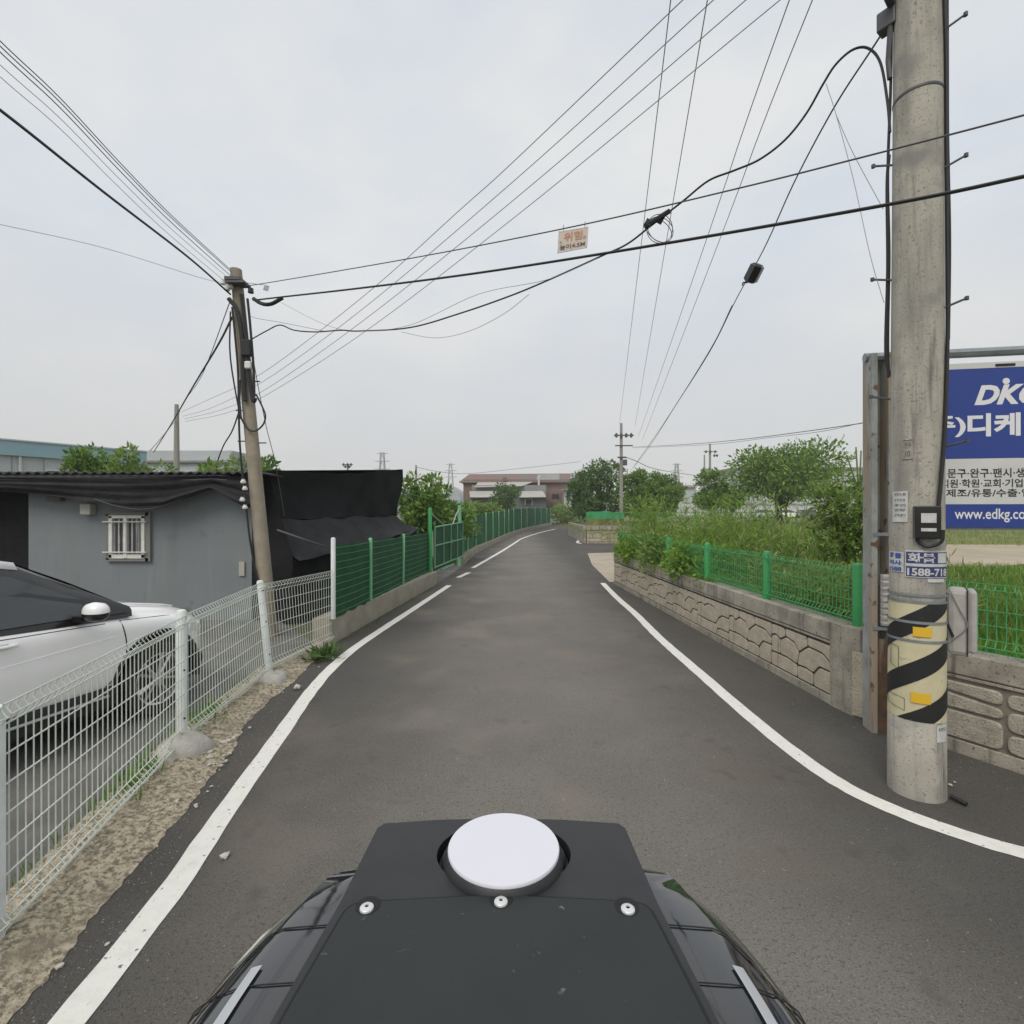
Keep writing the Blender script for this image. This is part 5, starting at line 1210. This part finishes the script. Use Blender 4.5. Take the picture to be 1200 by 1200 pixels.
# the rest of the small vehicle below the housing
MB().box((XC, -.02, 1.30), (.62, 1.3, .22)).build('housing_base', M['pod_matte'], sv, bevel=.03)
rows = [[(XC + x * w_, y, z) for x, z in ((-.5, z0), (-.5, (z0 + z1) / 2), (-.42, z1), (.42, z1), (.5, (z0 + z1) / 2), (.5, z0))] for y, w_, z0, z1 in
        ((-2.0, 1.1, .3, 1.0), (-1.95, 1.2, .3, 1.15), (-1.6, 1.25, .3, 1.22), (-.5, 1.25, .3, 1.22), (.30, 1.22, .3, 1.20), (.62, 1.18, .3, .86), (.92, 1.1, .3, .80), (.98, 1.0, .35, .62))]
mb = MB().grid(rows); mb.f += [tuple(range(6)), tuple(reversed(range(42, 48)))]; mb.build('body', M['pod_gloss'], sv, smooth=35)
for x in (-.52, .52):
    for y in (.5, -1.5): MB().lathe([(.14, -.07), (.24, -.07), (.26, -.04), (.26, .04), (.24, .07), (.14, .07)], (XC + x, y, .26), 24, Matrix.Rotation(R(90), 3, 'Y')).build('wheel', M['tyre'], sv, smooth=True)

# ------------------------------------------------------------------ far buildings
fa = thing('factory', P(60, 560, 34), 'long factory with pale blue roof edge and grey panel walls behind the shed', 'building')
A, B = Vector((-36, 30, 0)), Vector((-27.0, 43.5, 0)); d = (B - A).normalized(); n_ = Vector((d.y, -d.x, 0)); Mf = Matrix((d, -n_, Vector((0, 0, 1)))).transposed()
LEN = (B - A).length
def fbox(u0, u1, z0, z1, d0, d1, name, m, parent, bev=0):
    c = A + d * ((u0 + u1) / 2) + n_ * ((d0 + d1) / 2); c.z = (z0 + z1) / 2
    return MB().box(c, (u1 - u0, abs(d1 - d0), z1 - z0), M=Mf).build(name, m, parent, bevel=bev)
fbox(0, LEN, -.1, 5.75, -14, 0, 'wall', M['factory_wall'], fa); rfo = fbox(-.4, LEN + .3, 5.75, 6.72, -14.3, .25, 'roof', M['blue_roof'], fa)
fbox(-.4, LEN + .3, 6.722, 6.82, -14.35, .32, 'roof_edge', M['pale_wall'], rfo)
for k in range(1, 10): fbox(k * 1.62, k * 1.62 + .05, 0, 5.74, .002, .03, 'panel_joint', M['grey_sheet'], fa)
for u in (5.2, 10.4): fbox(u, u + .14, 0, 5.9, .04, .18, 'downpipe', M['white_wall'], fa)
for u in (6.6, 9.0, 12.5):
    q = fbox(u, u + 1.3, 4.3, 4.95, -.02, .05, 'window', M['white_wall'], fa); fbox(u + .08, u + 1.22, 4.38, 4.87, .052, .07, 'pane', M['glass'], q)
fbox(0, LEN, 3.9, 4.0, .002, .05, 'rail', M['grey_sheet'], fa)
pk = thing('outbuilding', P(230, 556, 30), 'low pale roofed outbuilding between factory and slim pole', 'building')
MB().box(P(222, 556, 30) + Vector((0, 2, -.3)), (5, 4, 3.4)).build('wall', M['pale_wall'], pk); MB().box(P(222, 541.5, 30) + Vector((0, 2, .02)), (5.3, 4.4, .12)).build('roof', M['grey_sheet'], pk)

bb = thing('brick_building', P(615, 604, 95), 'long low brick works with red and grey sheet roof and lean-to annexes beyond the bend', 'building')
Yb = 95; z0 = -.3
def pbox(x0, x1, y0, y1, Y, dep, name, m, parent, rx=0):
    a, b = P(x0, y1, Y), P(x1, y0, Y); c = (a + b) / 2; c.y = Y + dep / 2
    return MB().box(c, (b.x - a.x, dep, b.z - a.z), rx=rx).build(name, m, parent)
bw = pbox(543, 690, 562, 602, Yb, 9, 'wall', M['brick'], bb)
a, b = P(538, 564.5, Yb - .6), P(693, 564, Yb - .6); e, f = P(550, 555.6, Yb + 5), P(688, 554.6, Yb + 5)
rf_ = MB().add([a, b, f, e, a + Vector((0, 11.4, 0)), b + Vector((0, 11.4, 0)), a + Vector((0, 0, -.2)), b + Vector((0, 0, -.2))], [(0, 1, 2, 3), (3, 2, 5, 4), (6, 7, 1, 0), (0, 3, 4), (1, 5, 2)]).build('roof', M['tile'], bb)
for x0_, x1_ in ((628, 655), (668, 676)): MB().add([a.lerp(b, (x0_ - 538) / 155) + (e - a) * .1 + Vector((0, -.03, .06)), a.lerp(b, (x1_ - 538) / 155) + (e - a) * .1 + Vector((0, -.03, .06)), e.lerp(f, (x1_ - 545) / 143) - (e - a) * .1 + Vector((0, -.03, .06)), e.lerp(f, (x0_ - 545) / 143) - (e - a) * .1 + Vector((0, -.03, .06))], [(0, 1, 2, 3)]).build('patch', M['grey_sheet'], rf_)
pbox(589, 594, 559.5, 563, Yb - 1, .5, 'vent', M['dark_sheet'], rf_)
MB().tube([P(631.5, 572, Yb - 1.2), P(631.5, 560, Yb - 1.2)], .18, 8).tube([P(631.5, 560.5, Yb - 1.2), P(634, 558, Yb - 1.2)], .22, 8).build('flue', M['white_wall'], bb)
an1 = pbox(553, 640, 568.5, 602, Yb - 5, 4.8, 'annex', M['grey_sheet'], bb)
MB().add([P(556, 571, Yb - 6), P(612, 569.5, Yb - 6), P(624, 565, Yb - 1), P(560, 565.5, Yb - 1)], [(0, 1, 2, 3)]).build('annex_roof', M['light_sheet'], an1, solid=.1)
an2 = pbox(548, 640, 583, 603, Yb - 10, 4.8, 'annex', M['dark_sheet'], bb)
for x0_, x1_ in ((550, 584), (607, 636)): MB().add([P(x0_ + 1, 583, Yb - 11), P(x1_ + 4, 582.5, Yb - 11), P(x1_, 575.5, Yb - 6), P(x0_, 576, Yb - 6)], [(0, 1, 2, 3)]).build('annex_roof', M['light_sheet'], an2, solid=.1)
q = pbox(615, 624, 584.5, 592, Yb - 10.1, .15, 'window', M['white_wall'], an2); pbox(616, 623, 585.2, 591.5, Yb - 10.2, .12, 'pane', M['dark_gap'], q)
an3 = pbox(661, 690, 574.5, 604, Yb - 3, 2.9, 'annex', M['pale_wall'], bb)
q = pbox(663, 669.5, 576, 587, Yb - 3.1, .15, 'window', M['white_wall'], an3); pbox(664, 668.5, 576.5, 586.5, Yb - 3.2, .12, 'pane', M['dark_gap'], q)
MB().box(P(668, 574, Yb - 2.9), (3.2, 1.6, .14)).build('canopy', M['light_sheet'], an3)
q = pbox(646, 656, 578, 584, Yb - .1, .2, 'window', M['brick'], bb); pbox(647, 655, 579, 583.4, Yb - .2, .12, 'pane', M['dark_gap'], q)
ph = thing('polytunnel', P(532, 603, 110), 'pale sheeted tunnel roof left of the brick works', 'polytunnel')
rows = [[P(516 + 26 * k / 10, 603 - 34 * max(0, math.sin(math.pi * k / 10)) ** .45, 110) + Vector((0, yy, 0)) for k in range(11)] for yy in (0, 14)]
tmb = MB().grid(rows); tmb.f.append(tuple(range(11))); tmb.build('cover', M['pale_wall'], ph, smooth=True); pbox(517, 541, 586, 590, 109.8, .1, 'side_strip', M['blue_roof'], ph)
lc = thing('parked_car', P(648, 603, 84), 'pale car roof showing behind the far end of the green fence', 'car')
def far_car(root, px, Y, z, m, L_=4.4, rz=0):
    b = Vector(((px - 600) / 600 * Y, Y, z)); rows = []
    for x, z1, w_ in ((-.5, .55, .8), (-.48, .8, .85), (-.3, .95, .87), (.12, .98, .87), (.3, .95, .86), (.47, .75, .82), (.5, .5, .75)): rows.append([b + Vector((x * L_, y * w_, zz)) for y, zz in ((-1, .28), (-1, z1 * .9), (-.85, z1), (.85, z1), (1, z1 * .9), (1, .28))])
    MB().grid(rows).build('body', m, root, smooth=40); rows = []
    for x, z1, w_ in ((-.42, .92, .8), (-.30, 1.38, .66), (.02, 1.46, .66), (.14, 1.36, .66), (.30, .95, .78)): rows.append([b + Vector((x * L_, y * w_, zz)) for y, zz in ((-1, .9), (-.98, z1 - .05), (-.8, z1), (.8, z1), (.98, z1 - .05), (1, .9))])
    MB().grid(rows).build('cabin', M['car_glass'], root, smooth=40)
    MB().box(b + Vector((-.14 * L_, 0, 1.46)), (L_ * .34, 1.1, .03)).build('roof', m, root)
    for x in (-.31, .31):
        for y in (-.8, .8): MB().lathe([(.0, -.1), (.3, -.1), (.32, 0), (.3, .1), (0, .1)], b + Vector((x * L_, y, .32)), 14, Matrix.Rotation(R(90), 3, 'X')).build('wheel', M['tyre'], root)
far_car(lc, 648, 84, .0, M['car_white'])
wh = thing('warehouse', P(930, 606, 105), 'wide pale grey warehouse behind the rounded tree', 'building')
pbox(862, 1030, 549.5, 612, 105, 20, 'wall', M['pale_wall'], wh); pbox(860, 1032, 547.5, 549.5, 104.6, 20.8, 'roof', M['grey_sheet'], wh)
for k in range(9): pbox(872 + k * 17, 882 + k * 17, 590, 600, 104.9, .2, 'window', M['dark_sheet'], wh)
wh2 = thing('long_wall', P(890, 604, 92), 'low white perimeter wall behind the parked cars by the rounded tree', 'wall'); pbox(846, 978, 592, 606, 92, .3, 'wall', M['white_wall'], wh2); pbox(846, 978, 591, 592, 91.9, .5, 'coping', M['grey_sheet'], wh2)
for i, (px, mm, lab) in enumerate(((897, 'pale_wall', 'silver car parked before the white wall, farther toward the lane'), (921, 'car_white', 'white car parked before the white wall, seen between two trunks of the rounded tree'), (948, 'dark_sheet', 'dark car parked before the white wall at the rounded tree right edge'))):
    c_ = thing('parked_car', P(px, 606, 84), lab, 'car'); far_car(c_, px, 84, .92, M[mm])
ht = thing('hut', P(802, 602, 75), 'small white hut with a flat roof between the trees beside the upright tree', 'hut')
pbox(790, 815, 571, 604, 75, 4, 'wall', M['white_wall'], ht); pbox(788, 817, 568.5, 571, 74.6, 5, 'roof', M['light_sheet'], ht); q = pbox(799, 814, 575, 589, 74.9, .2, 'shutter', M['pale_wall'], ht); pbox(791, 796, 577, 585, 74.9, .2, 'window', M['dark_gap'], ht); pbox(816, 822, 574, 603, 74.5, .3, 'side_panel', M['white_wall'], ht)
mg = thing('machine', P(852, 605, 60), 'pale blue-grey machine standing on the field edge near the rounded tree', 'machine')
pbox(846, 849, 588, 606, 60, .4, 'post', M['pale_wall'], mg); pbox(852, 860, 592, 603, 60, .8, 'cabinet', M['factory_wall'], mg); pbox(845, 861, 590, 591.2, 60, .5, 'beam', M['pale_wall'], mg)
wd = thing('far_wood', P(810, 600, 240), 'low dark wood on the rise behind the white hut', 'wood'); C, D = clump_points([((83, 240, 8), (18, 6, 6)), ((70, 250, 6), (12, 5, 5)), ((100, 245, 7), (15, 5, 6))], 2500); leaves('foliage', C, D, 1.4, M['far_wood'], wd); del wd['label'], wd['category']; wd['kind'] = 'stuff'

# ------------------------------------------------------------------ trees, shrubs and weeds
def T(px, pyb, pyt, wpx, Y, label, lm, n, leaf, **k):
    b = P(px, pyb, Y); h = (pyb - pyt) / 600 * Y; return tree(k.pop('name', 'tree'), b, h, wpx / 2 / 600 * Y, label, M[lm], M['trunk'], n, leaf, **k)
T(918, 612, 519, 122, 48, 'broad rounded tree with a dense crown and several trunks on the field', 'leaf_mid', 10500, .40, nclump=40, trunk=.13, stems=4, crown_lo=.24, flat=.95)
T(700, 606, 540, 70, 54, 'dense dark green tree left of the crossarm pole at the bend', 'leaf_dark', 7000, .34, nclump=26, trunk=.16, crown_lo=.0)
T(684, 606, 556, 40, 52, 'smaller dark tree crowding the bend in front of the brick works', 'leaf_dark', 2600, .32, nclump=9, trunk=.12, crown_lo=.05)
T(749, 606, 551, 50, 50, 'bushy mid-green tree just right of the crossarm pole', 'leaf_mid', 6500, .32, nclump=26, trunk=.14, crown_lo=-.02)
T(776, 606, 550, 48, 52, 'bushy tree next to the white hut, second right of the crossarm pole', 'leaf_mid', 6500, .32, nclump=26, trunk=.14, crown_lo=-.02)
T(834, 608, 541, 36, 44, 'narrow upright dark tree between the white hut and the rounded tree', 'leaf_mid', 3600, .30, nclump=16, trunk=.12, crown_lo=.05)
T(857, 611, 556, 26, 42, 'slender tree touching the left side of the rounded tree', 'leaf_mid', 3000, .30, nclump=11, trunk=.11, crown_lo=.16)
T(496, 640, 547, 66, 19, 'spiky leafy tree behind the green gate and the black shelter', 'leaf_mid', 3900, .22, nclump=26, trunk=.06, crown_lo=.02, stems=2)
T(530, 640, 580, 60, 20.5, 'low leafy bush behind the green gate, lower than the spiky tree', 'leaf_mid', 2600, .18, nclump=16, trunk=.05, crown_lo=.08, stems=2)
T(594, 606, 566, 34, 72, 'small dark tree standing before the brick works annexes', 'leaf_dark', 1800, .40, nclump=11, trunk=.13, crown_lo=.15)
T(566, 612, 585, 40, 45, 'olive scrub growing behind the near part of the far green fence', 'leaf_light', 1800, .28, nclump=10, trunk=.06, crown_lo=.03, cat='shrub', name='shrub')
T(540, 617, 592, 34, 30, 'brushy shrub behind the gate end of the far green fence', 'leaf_mid', 1600, .2, nclump=9, trunk=.05, crown_lo=.03, cat='shrub', name='shrub')
T(662, 614, 592, 40, 82, 'pale yellow-green brush closing the view where the lane bends away', 'leaf_light', 2600, .36, nclump=12, trunk=.06, crown_lo=.0, cat='shrub', name='shrub')  # brush with light yellow-green leaves of its own
T(634, 608, 590, 40, 95, 'low green brush behind the far end of the green fence', 'leaf_mid', 1700, .40, nclump=10, trunk=.06, crown_lo=.0, cat='shrub', name='shrub')
T(688, 610, 590, 26, 62, 'low brush between the lane bend and the dark tree', 'leaf_light', 1200, .28, nclump=8, trunk=.05, crown_lo=.0, cat='shrub', name='shrub')
for px, pyt, w_, lab in ((72, 524, 46, 'leftmost leafy shrub rising over the shed roof before the blue-roofed factory'), (108, 512, 54, 'tallest leafy shrub over the shed roof before the blue-roofed factory'), (150, 519, 52, 'leafy shrub over the shed roof in the middle of the factory front'),
                     (190, 533, 60, 'low leafy shrub over the shed roof beside the slim pole'), (262, 522, 58, 'leafy shrub over the shed roof left of the leaning pole'), (308, 527, 48, 'leafy shrub over the shed roof hidden partly by the leaning pole')):
    T(px, 690, pyt - 6, w_ * 1.2, 14.5, lab, 'leaf_light' if px in (150, 262) else 'leaf_mid', 2300, .16, nclump=15, trunk=.05, crown_lo=.45, stems=2, cat='shrub', name='shrub', group='shrubs behind the shed')

def stalks(n, reg, hmin, hmax, leaf, name, lm, label_parent=None, lean=.25, per=9, wid=.16, zbase=None):
    """tall thin weed stalks with narrow leaves inside a region function"""
    C, D, st = [], [], MB()
    for _ in range(n):
        x, y = reg(); z = zbase if zbase is not None else fz(x, y); h = random.uniform(hmin, hmax) * (.62 + .5 * (math.sin(x * 2.1 + y * .9) * math.sin(y * 1.7 - x) + .55 * math.sin(y * 3.3 + x * 2)) + (.75 if random.random() < .07 else 0)) ; h = max(.25, h) * (1.22 if y > 10 and x < 5 and hmax > 1 else 1); h = min(h, 1.75)
        dx, dy = random.gauss(0, lean) * h * .5, random.gauss(0, lean) * h * .5
        a = Vector((x, y, z)); b = a + Vector((dx * .3, dy * .3, h * .55)); c = a + Vector((dx, dy, h))
        st.tube([a, b, c], [.006, .005, .002], 3, False)
        for k in range(per):
            t = (k + .5) / per * .9 + .08; p = a.lerp(b, t / .55) if t < .55 else b.lerp(c, (t - .55) / .45)
            an_ = random.uniform(0, 6.28); C.append(p); D.append((math.cos(an_) * .8, math.sin(an_) * .8, .75))
    return st, np.array([tuple(c) for c in C]), np.array(D)
def edge_reg(y0, y1, d0, d1):
    def f():
        y = random.uniform(y0, y1); return wall_x(y) + random.uniform(d0, d1), y
    return f
th = None
for nm_, n, reg, h0, h1, lf_, lm, per in (('weeds', 1400, edge_reg(8.4, 14.2, .10, 3.4), .70, 1.55, .17, 'weed', 13), ('weeds', 260, edge_reg(6.2, 9.5, .3, 2.6), .35, .85, .16, 'weed_yellow', 9),
                                ('weeds', 520, edge_reg(8.3, 14.1, -.06, .34), .35, 1.0, .13, 'weed', 12), ('weeds', 230, edge_reg(14.4, 17, .8, 7), .7, 1.3, .24, 'weed', 8)):
    st, C, D = stalks(n, reg, h0, h1, lf_, nm_, lm, per=per)
    leaves('weeds', C, D, lf_, M[lm], None, .15, 'stuff', .38); st.build('weed_stems', M['stem'], kind='stuff')
def S(x, y, z, h, rw, label, lm, n, leaf, name='shrub', **k): return tree(name, (x, y, z), h, rw, label, M[lm], M['trunk'], n, leaf, cat='shrub', **k)
S(3.52, 9.3, .62, .80, .60, 'leafy green bush spilling over the wall where the fence disappears', 'weed', 2300, .09, nclump=16, trunk=.012, crown_lo=.12, stems=3, lean=(-.25, 0))
S(3.52, 10.9, .62, .95, .75, 'dense green bush swallowing the fence toward the driveway end of the wall', 'leaf_light', 2500, .10, nclump=17, trunk=.014, crown_lo=.10, stems=3, lean=(-.2, 0))
S(3.32, 12.6, .62, .95, .7, 'bright bush at the driveway end of the stone wall', 'weed', 2200, .11, nclump=15, trunk=.014, crown_lo=.05, stems=3)
S(3.85, 6.6, .62, .72, .5, 'loose pale green shrub behind the fence between its second and third posts', 'leaf_light', 1100, .075, nclump=9, trunk=.014, crown_lo=.10, stems=3)
S(4.0, 5.6, .62, .95, .5, 'light leafy shrub behind the fence post nearest the rusty sign post', 'leaf_light', 1200, .08, nclump=10, trunk=.015, crown_lo=.10, stems=3)
S(4.6, 7.6, .62, .75, .55, 'yellowish loose shrub in the field behind the third fence post', 'weed_yellow', 900, .10, nclump=9, trunk=.015, crown_lo=.08, stems=3)
sap = T(990, 668, 548, 74, 8.6, 'young light green tree with bare upright tips beside the rusty sign post', 'leaf_light', 2900, .10, nclump=24, trunk=.03, crown_lo=.12, stems=3)
tip = MB()
for x0_, y0_, x1_, y1_ in ((1006, 575, 992, 533), (1006, 575, 1003, 524), (1007, 575, 1009, 528), (1008, 580, 1012, 545)): tip.tube([P(x0_, y0_ + 40, 8.6), P(x0_, y0_, 8.6), P(x1_, y1_, 8.6)], [.02, .016, .012], 5)
tip.build('bare_tip', M['stem'], sap)
# grass: behind the near mesh, over the field, along the verge
def grass(n, reg, hmin, hmax, lm, wid=.10, zf=fz, tilt=.35):
    pts = [reg() for _ in range(n)]; C = np.array([(x, y, zf(x, y) - .01) for x, y in pts]); D = np.tile([0, 0, 1.0], (n, 1))
    return leaves('grass', C, D, (hmin + hmax) / 2, M[lm], None, wid, 'stuff', tilt)
def box_reg(x0, x1, y0, y1):
    def f(): return random.uniform(x0, x1), random.uniform(y0, y1)
    return f
def near_reg():
    y = random.uniform(3.5, 11.4); x0 = wall_x(max(4.9, y)) + .18 if y > 4.9 else 5.75 - y * .44
    return x0 + random.random() ** 1.3 * 9, y
grass(34000, near_reg, .10, .30, 'grass', .10)
grass(9000, lambda: (random.uniform(3.6, 16), random.uniform(5, 11.6)), .16, .34, 'weed_yellow', .06)
grass(16000, lambda: (random.uniform(4, 30), random.uniform(18.5, 44)), .12, .26, 'weed_yellow', .12)
grass(1100, lambda: (lambda y: (fence_x(y) + random.gauss(-.17, .07), y))(random.uniform(1.2, 7.4)), .03, .11, 'grass', .09, lambda x, y: 0)
grass(420, lambda: (lambda y: (fence_x(y) + random.gauss(-.08, .07), y))(random.choice((random.gauss(3.75, .2), random.gauss(4.9, .25)))), .10, .2, 'grass', .09, lambda x, y: 0)
grass(420, lambda: (lambda y: (np.interp(y, [7.6, 14.2], [-2.70, -2.06]) + abs(random.gauss(0, .05)), y))(random.uniform(8, 14.2)), .03, .07, 'grass', .12, lambda x, y: 0)
grass(700, lambda: (random.uniform(-3.2, -1.9), random.uniform(19.3, 24)), .2, .4, 'grass', .08, lambda x, y: 0)
tu = thing('weed_tuft', (-2.53, 6.95, 0), 'dark leafy weed clump at the corner of the low wall by the lane', 'weed')
C = np.array([(-2.55 + random.gauss(0, .08), 6.95 + random.gauss(0, .10), random.uniform(.0, .10)) for _ in range(170)]); D = np.array([(c[0] + 2.53, (c[1] - 6.95), .16) for c in C]) * 4
leaves('foliage', C, D, .15, M['leaf_dark'], tu, .2)

# thin grey air over the whole place: far things pale slightly
hz_ = MB().box((0, 210, 24.5), (660, 540, 52)).build('haze', None); hz_['kind'] = 'stuff'
hmat = bpy.data.materials.new('haze'); hmat.use_nodes = True; ht_ = hmat.node_tree; ht_.nodes.clear()
ho = ht_.nodes.new('ShaderNodeOutputMaterial'); hv = ht_.nodes.new('ShaderNodeVolumePrincipled'); hv.inputs['Color'].default_value = (.93, .95, 1, 1); hv.inputs['Density'].default_value = .0007
ht_.links.new(hv.outputs[0], ho.inputs['Volume']); hz_.data.materials.append(hmat)
